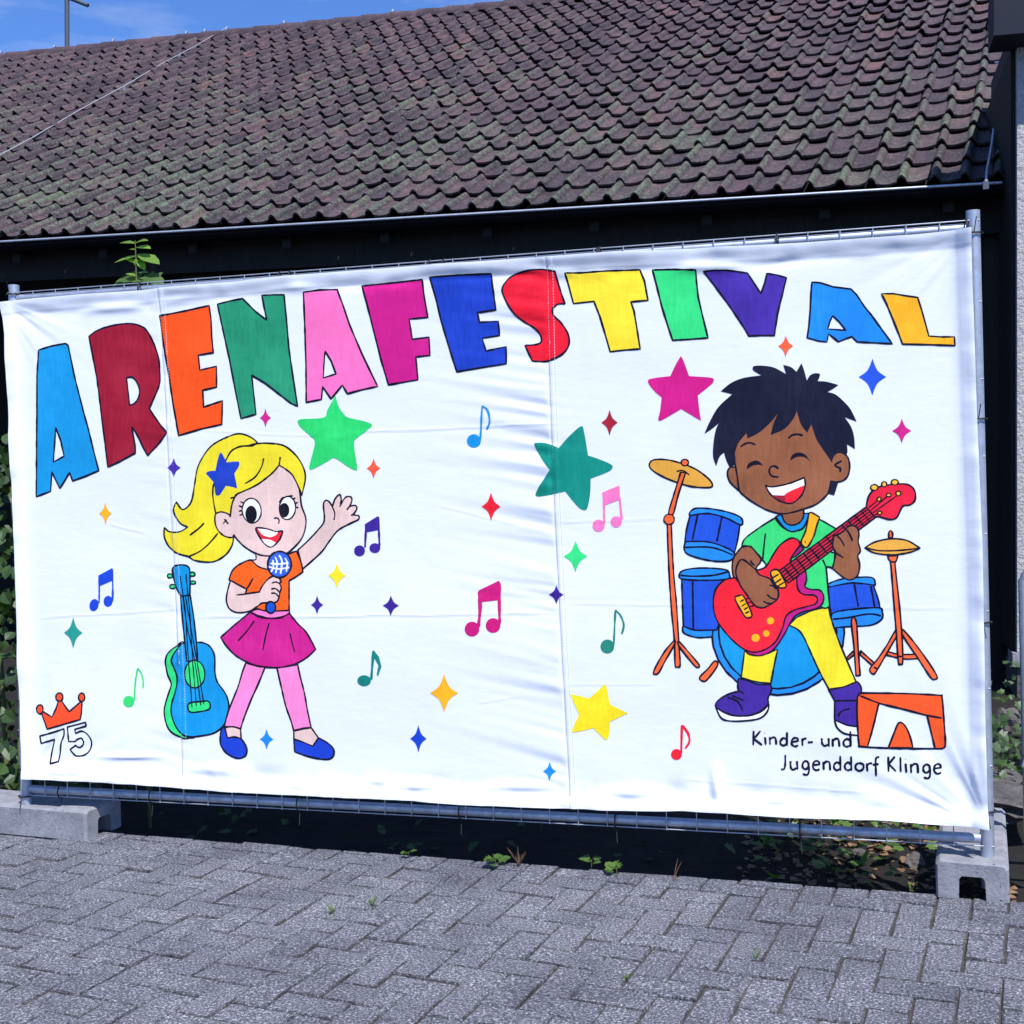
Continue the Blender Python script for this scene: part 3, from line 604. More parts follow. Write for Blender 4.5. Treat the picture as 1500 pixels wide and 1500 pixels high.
for tl, outer, hole, c in LET:
    P = path(tl, outer, True, '*' in outer); k = art.fill('painted_letter', P, c); Hh = path(tl, hole, True, '*' in hole) if hole else None
    if Hh: art.fill('bare_cloth', Hh, None)
    o_ = art.stroke('letter_outline', P, True, k, 2.5)
    if Hh: art.stroke('', Hh, True, w=2.3, into=o_)
STAR = [('b', '820,895* 838,960 870,1010 900,1035 1000,1058 1048,1080 1030,1105 960,1160 938,1185 940,1240 957,1350 945,1365 900,1345 815,1290 770,1310 680,1358 655,1350 668,1290 690,1190 660,1150 600,1095 583,1060 610,1045 745,1035 770,985', (45, 208, 112)),
 ('q', '298,65 310,90 325,180* 370,195 415,215 420,230 400,245 335,270* 333,330 322,385 305,393 280,375 235,320* 180,333 125,340 125,315 175,235* 140,190 115,140 120,130 160,132 210,150* 250,105', (10, 136, 124)),
 ('d', '488,757* 510,800 548,905* 600,908 715,918 727,945 700,975 612,1045* 620,1130 635,1230* 590,1205 490,1145* 440,1175 345,1228 322,1220 335,1160 347,1060* 290,1010 245,940 300,918 410,905* 450,820', (206, 30, 136)),
 ('q', '385,1082 396,1080 405,1120 412,1155* 440,1170 482,1190* 450,1205 410,1225* 410,1265 400,1293 385,1288 345,1248* 310,1258 267,1265 263,1255 290,1195* 258,1120 270,1117 330,1132* 355,1110', (245, 222, 40))]
for tl, s, c in STAR: art.fill('painted_star', path(tl, s), c)
PU, MG, AM, AZ = (68, 44, 160), (198, 34, 132), (255, 176, 36), (34, 138, 244)
for cx, cy, hw, hh, c in [(255, 685, 10, 14, PU), (389, 612, 8, 14, MG), (547, 686, 10, 15, (246, 88, 58)), (154, 752, 9, 17, AM), (107, 927, 13.5, 23, (40, 150, 140)), (494, 843, 13, 19, (246, 224, 50)), (465, 886, 9, 14, PU), (573, 887, 12, 15, PU),
    (719, 742, 14, 21, (236, 34, 54)), (651, 1015, 20.5, 28, AM), (613, 1082, 12, 20, (28, 68, 200)), (390, 1083, 10, 15, AZ), (893, 619, 12, 19, (160, 34, 54)), (843, 815, 17.5, 23, (52, 214, 128)), (815, 871, 11, 14, (60, 36, 150)), (805, 1130, 9.5, 14, AZ),
    (1151, 507, 11, 16, (255, 94, 54)), (1278, 552, 20, 27, (40, 88, 222)), (1321, 631, 14, 18, MG)]:
    P = []
    for k in range(4):
        a = k*math.pi/2; P.append((cx+hw*math.sin(a), cy-hh*math.cos(a), True)); a += math.pi/4; P.append((cx+hw*.36*math.sin(a)*1.41, cy-hh*.36*math.cos(a)*1.41, False))
    art.fill('painted_sparkle', smooth(P, True, 4), c)
def note(tl, heads, stems, beam, c, w):
    root = art.fill('painted_note', path(tl, beam, True, False), c) if beam else None
    for h in heads:
        k = art.fill('note_head' if root is not None else 'painted_note', ell(tl, *h), c, root); root = k if root is None else root
    for q in stems: art.stroke('note_stem', path(tl, q, False), False, root, w, c)
note('c', [(402, 1182, 44, 42)], ['443,1175 448,1080 455,962', '455,962* 485,985 500,1030 500,1070 482,1110'], None, (24, 142, 216), 2.6)
note('h', [(792, 1075, 38, 52, .25), (910, 1043, 38, 46, .1)], ['836,828 836,950 834,1060', '945,765 950,900 948,1045'], '828,826 942,764 948,868 838,915', (30, 72, 210), 2.6)
note('i', [(1088, 505, 47, 48)], ['1135,500 1142,350 1160,225', '1160,225* 1190,265 1208,330 1207,392'], None, (52, 204, 110), 2.4)
note('j', [(42, 617, 20, 20), (98, 607, 20, 18)], ['62,605 66,520', '115,600 110,492'], '60,520 108,490 115,540 66,550', (56, 34, 140), 3.0)
note('j', [(455, 903, 27, 27), (532, 890, 27, 27)], ['478,895 484,830 480,765', '556,885 552,730'], '478,762 552,726 556,797 488,805', (196, 28, 120), 4.8)
note('j', [(60, 1092, 25, 20)], ['86,1088 95,982'], '95,980 115,1005 124,1040 112,1075 106,1070 112,1035 98,1010', (18, 132, 124), 3.8)
note('q', [(366, 455, 24, 24), (435, 440, 22, 22)], ['388,452 387,350', '457,432 448,340'], '380,325 448,297 450,353 385,377', (255, 124, 190), 2.8)
note('q', [(402, 928, 27, 27)], ['427,925 433,785', '433,785* 455,810 466,845 458,880'], None, (34, 130, 112), 2.4)
note('p', [(991, 1105, 8, 8)], ['998,1104 999,1062', '999,1062* 1008,1074 1010,1086 1004,1096'], None, (232, 34, 54), 3.2)
# crown and number
OR = (242, 78, 44); CP = path('i', '405,737 355,610 365,590 445,635 480,560 498,500 525,500 588,590 680,510 695,515 690,600 680,657 540,697', True, False)
balls = [ell('i', 337, 572, 28, 38), ell('i', 505, 467, 30, 35), ell('i', 691, 470, 26, 35)]
k = art.fill('painted_crown', CP, OR)
for b in balls: art.fill('crown_ball', b, OR, k)
k2 = art.stroke('crown_outline', CP, True, k, 2.2)
for b in balls: art.stroke('', b, True, w=2.2, into=k2)
art.stroke('painted_number', path('i', '342,795* 440,768 540,735* 540,790 515,860 505,960 495,1012* 430,1030* 435,950 460,825* 355,857*'), True, None, 2.2)
art.stroke('painted_number', path('i', '570,720* 725,680* 730,712* 632,740* 640,775* 690,755 740,780 775,840 765,910 720,955 650,965 620,945 593,910* 640,875* 670,893 700,875 708,845 690,815 655,825 635,843* 580,843*'), True, None, 2.2)
art.finish(banner); art = Art()
def figure(name, base, items):
    root = None
    for it in items:
        kind = it[0]
        if kind == 'F':
            _, nm, tl, q, c = it[:5]; P = path(tl, q); k = art.fill(nm if root is not None else name, P, c, root)
            root = k if root is None else root
            if len(it) < 6 or it[5]: art.stroke('outline', P, True, root, 2.3)
        elif kind == 'E':
            _, nm, tl, e, c = it[:5]
            for q in e:
                P = ell(tl, *q); k = art.fill(nm if root is not None else name, P, c, root); root = k if root is None else root
                if len(it) < 6 or it[5]: art.stroke('outline', P, True, root, it[6] if len(it) > 6 else 2.0)
        else:
            _, nm, tl, ss, w = it[:5]
            for q in ss: art.stroke(nm, path(tl, q, False), False, root, w, it[5] if len(it) > 5 else INK)
    return root
SK, YE, BL, PK, MGT, ORG, GRN, UB = (226, 197, 195), (236, 221, 50), (28, 66, 200), (255, 138, 205), (200, 34, 140), (255, 98, 30), (50, 218, 128), (20, 146, 216)
figure('painted_ukulele', None, [
 ('F', 'side', 'g', '235,615 180,640 120,690 103,750 115,830 140,900 125,960 98,1060 100,1130 130,1210 190,1255 260,1270 330,1200 330,700', GRN),
 ('F', 'body', 'g', '235,615 190,650 145,730 160,790 182,860 170,950 145,1040 145,1110 175,1190 215,1240 270,1262 360,1255 440,1235 500,1185 530,1110 535,1030 510,960 460,890 442,820 440,710 410,645 360,617 300,615', UB),
 ('F', 'neck', 'g', '205,295* 272,290* 290,400 310,560 325,735* 250,745* 235,600 215,420', UB), ('F', 'headstock', 'g', '150,110 170,88 215,82 255,92 270,120 272,200 270,290* 210,298* 175,230 155,160', UB),
 ('E', 'tuning_peg', 'g', [(132, 158, 18, 14), (150, 231, 20, 14), (288, 146, 18, 14), (292, 203, 18, 11)], GRN), ('E', 'sound_hole', 'g', [(303, 833, 70, 95)], GRN),
 ('F', 'bridge', 'g', '258,1045 280,1028 340,1022 390,1018 408,1040 400,1075 330,1092 280,1095 260,1080', GRN),
 ('S', 'string', 'g', ['202,155 225,300 240,420 262,750 285,1062', '243,145 258,300 270,420 290,750 315,1056', '222,300 250,500 305,750 345,1050', '240,300 275,500 320,750 365,1040'], 1.7)])
figure('painted_girl', None, [
 ('F', 'ponytail', 'f', '740,135* 690,95 610,72 520,100 430,150 370,220 325,310 305,420 285,530 250,580 215,590 180,540* 162,590 175,640 210,690 258,712* 200,745 130,745 95,715* 95,780 130,850 190,895 260,915 300,940 380,953 450,945 520,900 560,840 572,780* 460,640 450,450 600,200', YE),
 ('F', 'raised_arm', 'f', '1015,870* 1080,810 1150,735 1195,670 1190,560 1205,530 1230,540 1252,572* 1270,520 1300,490 1312,520 1308,560* 1340,510 1375,505 1385,530 1370,570* 1410,565 1418,590 1390,630* 1430,635 1430,660 1380,685 1290,735 1230,810 1180,880 1100,955 1048,1000* 1035,950', SK),
 ('F', 'leg', 'g', '655,755* 630,820 600,920 560,1020 530,1100 505,1195* 570,1195 618,1210* 640,1140 690,1010 740,900 788,785* 720,775', PK), ('F', 'leg', 'g', '870,788* 900,920 930,1050 965,1150 985,1222* 1050,1205 1105,1198* 1080,1080 1060,960 1030,840 1015,765* 940,780', PK),
 ('F', 'ankle', 'g', '510,1200* 570,1195 618,1212* 622,1278* 570,1270 528,1275*', SK), ('F', 'ankle', 'g', '985,1225* 1050,1207 1105,1200* 1155,1270* 1115,1330* 1050,1302 985,1280*', SK),
 ('F', 'shoe', 'g', '495,1195* 480,1240 480,1310 510,1365 560,1400 605,1412 650,1395 662,1350 640,1300 615,1275 570,1265 528,1272* 510,1205*', BL), ('F', 'shoe', 'g', '985,1278* 1050,1300 1115,1328* 1155,1270* 1210,1300 1255,1340 1262,1380 1240,1412 1190,1418 1090,1400 990,1365*', BL),
 ('F', 'skirt', 'g', '688,405* 740,435 820,448 900,443 955,412* 1010,480 1075,545 1140,660* 1080,715 1000,760 900,785 800,785 700,765 600,715 530,650 482,580* 560,510 620,460', MGT),
 ('S', 'pleat', 'g', ['715,465 660,540 600,605', '818,480 795,560 772,670', '962,550 975,610 995,680'], 2.2),
 ('F', 'shirt', 'f', '695,940 620,965 565,1010 540,1075* 600,1105 665,1140* 650,1170 700,1240 740,1282* 850,1292 955,1287* 955,1180 955,1080* 1000,1055 1050,1020* 1035,950 1005,878* 950,900 880,960 760,985', ORG),
 ('F', 'waistband', 'f', '738,1276 800,1290 955,1285* 955,1305 900,1330 820,1338 740,1320 690,1295*', (255, 128, 200)),
 ('F', 'neck', 'f', '725,890* 725,935* 700,945* 745,985 810,1005 830,960 830,905*', SK, False), ('S', 'neckline', 'f', ['695,940 745,985 810,1005', '725,905 725,935 695,940'], 2.0),
 ('F', 'face', 'f', '580,510 600,485 720,430 830,350 885,288 930,315 980,360 1020,440 1030,500 1040,570 1068,650 1065,720 1040,790 990,850 930,895 830,912 740,900 650,850 590,790 575,765* 560,785 510,775 465,735 445,680 450,620 490,608 540,625 550,640 560,560', SK),
 ('F', 'fringe', 'f', '528,240* 560,190 620,160 700,155* 740,140 820,138 920,155 1000,220 1050,300 1065,380 1040,497* 1020,440 980,360 930,315 885,288* 830,350 720,430 600,485 580,510 560,560 550,640* 540,625 490,608 450,620* 435,540 430,470 445,400', YE),
 ('S', 'hair_line', 'f', ['780,240 765,300 720,370 650,415', '893,230 890,260 885,288', '550,515 575,508 600,490', '370,685 330,725 270,770', '465,755 400,830 340,880 265,915'], 2.2),
 ('F', 'hair_star', 'f', '482,203 495,210 527,268* 600,262 613,275 605,305 578,345* 595,430 592,447 570,440 520,430* 480,490 460,497 447,485 440,410* 382,345* 400,330 448,325* 465,250', (34, 66, 190), False),
 ('E', 'eye', 'f', [(697, 600, 65, 85, -.1), (942, 582, 56, 80, .08)], (236, 242, 255)), ('E', 'pupil', 'f', [(693, 625, 40, 59), (920, 597, 35, 50)], (20, 20, 34), False),
 ('S', 'lash', 'f', ['640,548 618,538', '632,577 608,565', '632,600 608,604', '638,622 612,634', '885,545 905,515 940,503 980,498', '972,522 998,514', '988,552 1014,544', '993,575 1018,581'], 2.0),
 ('S', 'nose', 'f', ['848,655 870,650 885,668 880,690'], 2.2), ('S', 'ear_line', 'f', ['505,660 527,668', '502,692 515,672 537,692'], 1.9),
 ('F', 'mouth', 'f', '725,730 740,717 800,725 860,745 905,740 905,760 880,810 830,850 790,830 750,780', (226, 40, 56)), ('F', 'teeth', 'f', '738,724* 800,730 860,748 876,744* 865,765 820,782 770,765', (240, 244, 255), False), ('F', 'tongue', 'f', '765,795* 820,800 862,820* 830,846 790,828', (240, 236, 248), False),
 ('F', 'bent_arm', 'f', '550,1080* 530,1150 522,1220 545,1275 600,1300 680,1290 740,1255 770,1235 860,1230 885,1195 890,1165 900,1130 890,1100 900,1085 880,1060 840,1052 800,1080 765,1125 750,1158* 650,1172* 665,1140* 600,1108', SK),
 ('E', 'microphone_head', 'f', [(888, 970, 82, 90)], (50, 96, 216), True, 2.6),
 ('S', 'microphone_mesh', 'f', ['858,918 872,960 862,1030', '885,905 905,950 895,1035', '925,925 942,960 935,1020', '825,962 880,967 950,958', '815,985 880,1000 955,990', '842,938 846,985 830,1022'], 2.0, (235, 240, 255)),
 ('E', 'microphone_handle', 'f', [(828, 1265, 34, 40)], (24, 84, 204), True, 2.4),
 ('S', 'finger_line', 'f', ['835,1098 865,1090 895,1105', '830,1140 860,1135 888,1160', '830,1168 860,1168 882,1192', '590,1180 680,1170 755,1158', '705,1065 680,1110 655,1150', '1250,570 1268,620 1262,665', '1308,560 1300,575', '1370,570 1350,595', '1390,630 1378,632'], 2.2)])
BR, GR2, AZ2, DB, OS, AB = (146, 92, 66), (58, 212, 120), (36, 138, 246), (34, 84, 212), (255, 104, 58), (226, 166, 70)
art.finish(banner); art = Art()
figure('painted_drum_kit', None, [
 ('E', 'bass_drum', 'l', [(515, 1060, 455, 430)], AZ2, True, 2.6), ('E', 'drum_skin', 'l', [(512, 1055, 405, 392)], (20, 146, 216), True, 2.6),
 ('F', 'drum_leg', 'm', '440,1155 400,1200 357,1245 375,1265 400,1255 455,1180', OS),
 ('F', 'tom_shell', 'm', '305,350* 440,350 580,390* 565,490 545,575* 400,540 275,505* 285,430', DB), ('F', 'tom_rim', 'm', '303,355 325,320 400,318 500,335 570,360 592,385 580,408 500,370 400,345', AZ2), ('F', 'tom_rim', 'm', '275,510 300,500 420,505 540,555 530,600 450,608 350,590 280,560', AZ2),
 ('S', 'tom_line', 'm', ['275,532 400,530 470,545 540,575', '345,355 330,425 315,495', '478,365 465,430 450,500'], 2.6),
 ('F', 'floor_tom_shell', 'm', '258,705* 400,712 500,705* 500,850 450,985* 340,990 268,965* 262,830', DB), ('F', 'floor_tom_rim', 'm', '250,670 300,650 400,645 500,655 520,680 510,705 400,712 260,705', AZ2), ('F', 'floor_tom_rim', 'm', '265,962* 330,985 430,985* 425,1022* 340,1025 270,1000', AZ2),
 ('S', 'floor_tom_line', 'm', ['250,685 320,690 430,685 515,665', '318,715 320,850 322,980'], 2.6),
 ('F', 'cymbal_pole', 'm', '178,405* 200,405* 212,650 230,850 243,1060 250,1175 235,1187 222,1175 218,1040 200,850 185,600', OS), ('F', 'stand_leg', 'm', '215,1045 160,1110 105,1210 115,1228 135,1215 170,1150 218,1065', OS), ('F', 'stand_leg', 'm', '245,1050 300,1110 353,1175 345,1190 320,1170 245,1075', OS),
 ('F', 'cymbal', 'm', '80,75 110,50 200,55 320,95 400,150 427,190 400,203 300,195 180,155 100,110', AB), ('F', 'cymbal_arm', 'm', '252,120* 280,120* 240,240 210,350 185,345 215,240', OS), ('E', 'knob', 'm', [(275, 66, 20, 18), (188, 378, 29, 28)], OS), ('S', 'cymbal_line', 'm', ['230,115 265,110 300,135'], 2.2),
 ('F', 'snare_shell', 'l', '860,740* 1030,722 1165,730* 1195,810 1222,920* 1050,900 880,940* 865,850', DB), ('F', 'snare_rim', 'l', '860,728 950,695 1100,680 1170,690 1182,737* 1030,720 870,748*', AZ2), ('F', 'snare_rim', 'l', '885,935 1000,905 1200,890 1230,920 1225,970 1150,1010 1000,1020 890,1030*', AZ2),
 ('S', 'snare_line', 'l', ['890,970 1000,958 1100,938 1170,935 1222,948', '1038,728 1050,800 1066,885', '1150,738 1162,800 1178,890'], 2.6),
 ('F', 'snare_leg', 'l', '985,1235* 1035,1185* 1038,1212* 990,1250*', OS), ('F', 'snare_leg', 'l', '1080,1185* 1170,1265* 1165,1290* 1080,1215*', OS), ('F', 'snare_stand', 'l', '1018,980 1050,980 1065,1180 1078,1355* 1050,1357* 1035,1150', OS),
 ('F', 'stand_brace', 'o', '560,1190* 640,1210 760,1210* 778,1238* 680,1242 560,1217*', OS),
 ('F', 'cymbal_leg', 'l', '1325,1040 1260,1150 1200,1240 1145,1310 1165,1345 1190,1325 1280,1170 1335,1070', OS), ('F', 'cymbal_leg', 'o', '665,1040 730,1110 820,1230 900,1355 890,1380 860,1370 780,1250 670,1085', OS),
 ('F', 'cymbal_stand', 'l', '1268,535* 1338,535* 1325,570 1318,600 1345,850 1365,1080 1370,1260 1355,1277 1340,1260 1325,1050 1305,800 1288,590 1275,560', OS), ('F', 'cymbal_tip', 'l', '1275,412* 1275,375 1288,362 1300,380 1300,412*', OS),
 ('F', 'cymbal', 'l', '1110,480* 1180,440 1290,418 1400,430 1488,482* 1420,510 1300,528 1180,515', AB), ('S', 'cymbal_line', 'l', ['1115,480 1200,498 1300,500 1400,493 1488,482', '1285,575 1320,578', '1340,1225 1370,1225', '1170,1298 1200,1312'], 2.4)])
SHOE = (66, 42, 152)
def nline(a, b, n, ext=0): return a
neck_lines = []
A0, A1, B0, B1 = np.array((520, 640)), np.array((1120, 200)), np.array((585, 722)), np.array((1180, 272))
for t in (.2, .42, .62, .82): neck_lines.append(' '.join('%.0f,%.0f' % tuple(p) for p in (A0+(B0-A0)*t, A1+(B1-A1)*t)))
frets = []
for t in (.06, .13, .20, .28, .36, .45, .54, .72, .79, .87, .94): frets.append(' '.join('%.0f,%.0f' % tuple(p) for p in (A0+(A1-A0)*t, B0+(B1-B0)*t)))
figure('painted_boy', None, [
 ('F', 'leg', 'l', '590,1010* 640,960 700,930 760,905 860,885* 890,1000 940,1140 1050,1400* 960,1435 865,1450* 800,1330 740,1200 690,1090 650,1040', YE), ('F', 'leg', 'l', '285,1190* 400,1215 512,1175* 490,1280 465,1410* 370,1400 262,1370*', YE),
 ('F', 'sole', 'n', '113,415* 160,448 230,468 310,465 380,440 420,395* 412,440 370,480 290,495 200,497 145,480', (236, 240, 255)), ('F', 'sole', 'n', '800,490* 870,520 940,530* 940,580* 860,570 815,535', (236, 240, 255)),
 ('F', 'shoe', 'n', '245,250* 300,265 360,285 430,285* 435,320 415,365 415,400 370,440 300,465 220,465 150,440 113,410 130,375 190,340 245,325* 240,290', SHOE), ('F', 'shoe', 'n', '765,315* 850,300 930,268* 950,295 955,325 940,350 935,440 937,530* 870,520 800,490* 800,380*', SHOE),
 ('S', 'shoe_line', 'n', ['240,315 275,340', '180,360 240,385 270,440', '205,350 275,378', '800,380 930,378', '820,470 840,440 888,425'], 2.6),
 ('F', 'shirt', 'l', '495,275* 540,335 610,365 690,345 720,250* 800,285 880,330 912,350* 890,430 880,505 905,510* 895,622* 850,612 850,680 870,880* 820,890 710,800 600,700 440,610* 395,545 330,470* 265,465* 285,420 340,375 420,320', GR2),
 ('S', 'shirt_fold', 'l', ['428,380 418,470 410,560', '820,560 845,620 855,720'], 2.4),
 ('F', 'neck', 'k', '775,1240* 950,1210* 945,1280 910,1320 850,1335 800,1310', BR), ('F', 'collar', 'k', '730,1268* 775,1250* 800,1310 850,1335 910,1320 945,1280 952,1245* 990,1240* 978,1290 950,1350 900,1378 850,1385 790,1350', (22, 142, 216)),
 ('F', 'ear', 'k', '420,880* 370,885 352,930 375,1000 450,1070*', BR), ('F', 'ear', 'k', '1160,850* 1190,780 1240,763 1290,795 1310,860 1300,940 1260,985 1200,997 1150,985*', BR),
 ('F', 'sideburn', 'k', '1160,980* 1222,1000* 1190,1102* 1140,1088*', (24, 26, 50), False),
 ('F', 'face', 'k', '412,850 405,760 500,560 700,430 900,420 1020,540 1100,700 1168,830 1175,920 1165,985 1150,1060 1130,1100 1050,1170 950,1208 860,1235 770,1245 660,1215 560,1160 490,1110 445,1060 430,960', BR),
 ('F', 'ear_join', 'k', '1120,860 1175,840 1200,880 1195,950 1170,985 1130,960', BR, False),
 ('F', 'hair', 'k', '550,100 570,85 640,85 720,100 812,150* 790,78* 850,95 893,132* 932,65* 950,110 975,200* 1000,160 1040,143 1078,147* 1075,170 1060,205* 1130,210 1222,235* 1180,265 1135,290* 1200,310 1270,370 1320,430 1365,522* 1270,487* 1320,560 1345,640 1352,738* 1290,700* 1290,775 1240,760 1200,770 1165,835* 1120,770 1065,690 1040,640 1010,545* 978,610* 930,550 895,440* 870,500 800,580 690,630* 710,550 745,460* 690,530 600,610 510,657* 500,615* 440,690 410,765* 415,850 372,885* 345,830 325,765* 290,800 265,872* 240,800 242,700 260,590 285,535* 230,580 172,618* 210,530 280,410 390,308* 300,285* 380,220 480,180 620,160* 560,125', (22, 25, 50), False),
 ('F', 'eye', 'k', '500,900* 515,855 560,830 600,835 635,872* 600,862 550,870', INK, False), ('F', 'eye', 'k', '842,830* 860,785 905,765 960,780 1003,838* 960,805 900,800', INK, False),
 ('S', 'brow', 'k', ['455,722 490,697 530,690 572,705', '830,655 860,630 900,623 945,633', '1250,830 1195,865 1235,890 1235,920'], 2.6), ('S', 'nose', 'k', ['755,892 720,872 690,882 680,915 700,950 755,958', '705,872 730,876 752,893'], 2.8),
 ('F', 'mouth', 'k', '650,1022* 700,1035 830,1010 955,962* 962,1020 940,1090 890,1145 840,1165 770,1150 720,1120 680,1080', (238, 242, 255)), ('F', 'tongue', 'k', '805,1158* 800,1100 850,1065 955,1022* 938,1090 888,1142 840,1160', (232, 36, 54), False), ('F', 'mouth_shade', 'k', '695,1098* 780,1102 802,1100* 806,1155* 740,1135', (150, 36, 60), False),
 ('S', 'mouth_outline', 'k', ['650,1022* 700,1035 830,1010 955,962* 962,1020 940,1090 890,1145 840,1165 770,1150 720,1120 680,1080 650,1022'], 2.4),
 ('F', 'armpit_gap', 'l', '360,605* 400,562* 430,595* 390,628', None, False),
 ('F', 'strumming_arm', 'l', '265,475* 215,540 200,610 215,690 260,740 300,800 350,870 400,892 440,880 490,850 515,820 515,770 490,740 455,690 390,665 365,620 390,585 400,560* 330,475', BR)])
figure('painted_electric_guitar', None, [
 ('F', 'side', 'l', '640,690 700,640 710,700 700,745 740,765 800,770 828,810 820,860 780,895 700,915 630,950 590,1010 560,1070 500,1160 440,1205 370,1220 300,1190 420,1100 500,1000 600,800', (188, 30, 130)),
 ('F', 'horn_side', 'l', '605,550* 630,500 668,455* 692,490* 640,535', (150, 34, 120)),
 ('F', 'body', 'l', '70,850 90,760 150,700 220,685* 290,750 380,660* 365,635* 430,610 480,530 530,460 600,415 650,425 668,460* 630,510 605,550 605,600 640,680 650,760 690,800 760,805 785,830 770,865 700,885 620,910 570,950 545,1030 500,1120 440,1170 360,1195 290,1180 210,1120 130,1030 85,950', (242, 38, 58)),
 ('F', 'headstock', 'l', '1120,200* 1140,120 1200,65 1300,45 1400,45 1450,85 1455,150 1420,185 1370,195 1330,270 1280,285 1200,265 1165,285*', (226, 34, 66)), ('F', 'neck', 'l', '520,640* 820,420 1120,200* 1180,272* 880,500 585,722*', (206, 34, 62)),
 ('S', 'fret', 'l', frets, 2.2), ('S', 'string', 'l', neck_lines + ['1135,205 1208,148', '1150,225 1270,122', '1165,240 1335,120', '1175,255 1212,240', '285,835 330,820', '300,860 350,845', '315,885 370,870'], 1.8),
 ('F', 'pickup', 'l', '465,645 500,628 530,650 570,735 550,755 510,745 475,690', AM), ('F', 'bridge', 'l', '220,830 250,808 280,815 335,935 310,960 280,940', AM), ('S', 'bridge_line', 'l', ['470,690 520,660', '490,725 540,690', '510,745 558,715', '255,850 280,835', '265,880 295,862', '280,905 308,888', '290,930 318,915'], 2.0),
 ('E', 'knob', 'l', [(463, 980, 25, 24), (434, 1067, 22, 22), (361, 1097, 28, 27)], AM, False), ('E', 'tuner', 'l', [(1175, 66, 25, 20), (1243, 44, 17, 18), (1316, 30, 24, 18), (1208, 146, 14, 14), (1274, 118, 16, 11), (1340, 107, 17, 16), (1212, 240, 14, 12)], (250, 190, 60), True, 1.9)])
over = lambda name, items: figure(name, None, items)
over('painted_strumming_hand', [('F', 'hand', 'l', '265,560 225,640 255,735 300,800 350,870 400,892 440,880 490,850 515,820 515,770 490,740 455,690 390,665 350,620', BR), ('S', 'finger_line', 'l', ['455,735 480,742 502,762', '440,800 470,825 510,835', '415,845 440,860 482,862', '325,565 340,590 358,602'], 2.4)])
over('painted_fretting_arm', [('F', 'hand', 'l', '895,400* 960,370 1000,330 1050,335 1070,380 1065,440 1080,500 1062,535 1075,600 1060,670 1010,700 960,680 888,620* 910,520 890,470', BR), ('S', 'finger_line', 'l', ['920,395 950,430 970,468', '985,355 1010,395 1025,435', '905,510 935,530 965,548'], 2.4)])
over('painted_strap', [('F', 'strap', 'l', '725,245* 745,238 800,270* 780,330 760,400 715,475 680,460 675,430 705,360', AM), ('S', 'strap_hole', 'l', ['699,440 706,440'], 4)])
# emblem and lettering
em = path('n', '940,345 955,335* 1180,338 1400,348 1420,360 1432,500 1440,630 1425,655 1380,658 1160,655 960,645 940,625 930,480 930,370')
k = art.fill('painted_emblem', em, (252, 90, 42)); art.fill('bare_cloth', path('n', '1055,395* 1335,465* 1380,655* 990,645* 1020,560'), None); ar = path('n', '1110,652* 1140,575 1165,515 1185,507 1210,530 1235,585 1252,652*'); art.fill('emblem_arch', ar, (250, 88, 40), k)
art.stroke('emblem_outline', em, True, k, 2.6); art.stroke('arch_outline', ar, True, k, 2.4)
for q in ('945,350 1055,393 1200,430 1335,465 1420,480', '1055,395 1020,540 990,645', '1335,466 1360,570 1380,655'): art.stroke('emblem_line', path('n', q, False), False, k, 2.6)
TXT1 = ['332,553 330,637', '372,553 333,600* 381,636', '398,590 402,634', '425,588 427,633', '426,605 440,592 458,596 463,634', '525,560 524,640', '524,605 505,595 487,612 490,632 508,638 524,625', '552,618 590,612* 585,597 568,594 553,608 552,630 570,643 590,637', '612,596 615,640', '613,612 625,598 640,600', '645,620 675,618', '726,596 728,625 742,640 762,632', '765,595 768,645', '788,598 790,645', '790,615 803,600 822,603 828,645', '890,555 893,647', '892,612 872,600 852,615 855,637 872,645 892,635', '395,567 398,569']
TXT2 = ['515,692 514,752 506,775 488,774', '545,728 547,765 560,778 580,768', '582,728 586,778', '648,735 630,728 615,745 618,768 635,775 650,760', '648,735 652,785 640,808 615,802', '675,752 713,748* 708,732 690,728 675,745 677,770 695,782 713,775', '735,732 737,780', '737,748 750,732 770,737 774,783', '832,698 834,785', '833,748 815,735 797,750 799,772 815,782 833,770', '895,700 897,785', '896,750 878,736 860,750 862,772 878,782 896,772', '940,738 922,752 924,775 945,785 965,772 965,748 940,738', '985,740 990,788', '988,757 1000,742 1020,742', '1058,705 1043,708 1037,730 1040,815', '1020,750 1055,745', '1110,702 1112,790', '1148,702 1113,745* 1155,788', '1180,705 1182,792', '1210,742 1215,795', '1240,745 1243,797', '1242,762 1258,745 1278,750 1282,798', '1348,755 1330,747 1313,763 1316,787 1333,795 1350,780', '1348,752 1352,805 1340,828 1315,822', '1375,772 1415,768* 1410,752 1392,747 1376,762 1377,788 1395,802 1417,795', '1209,716 1212,718']
def write(glyphs):
    it = iter(glyphs[0])
    for n_ in glyphs[1]:
        ss = [next(it) for _ in range(n_)]; k = art.stroke('painted_character', path('n', ss[0], False), False, None, 2.7)
        for q in ss[1:]: art.stroke('', path('n', q, False), False, w=2.7, into=k)
write((TXT1, (2, 1, 2, 2, 1, 2, 1, 2, 2, 2, 1))); write((TXT2, (1, 2, 2, 1, 2, 2, 2, 1, 2, 2, 2, 1, 1, 2, 2, 1, 1)))
art.finish(banner)
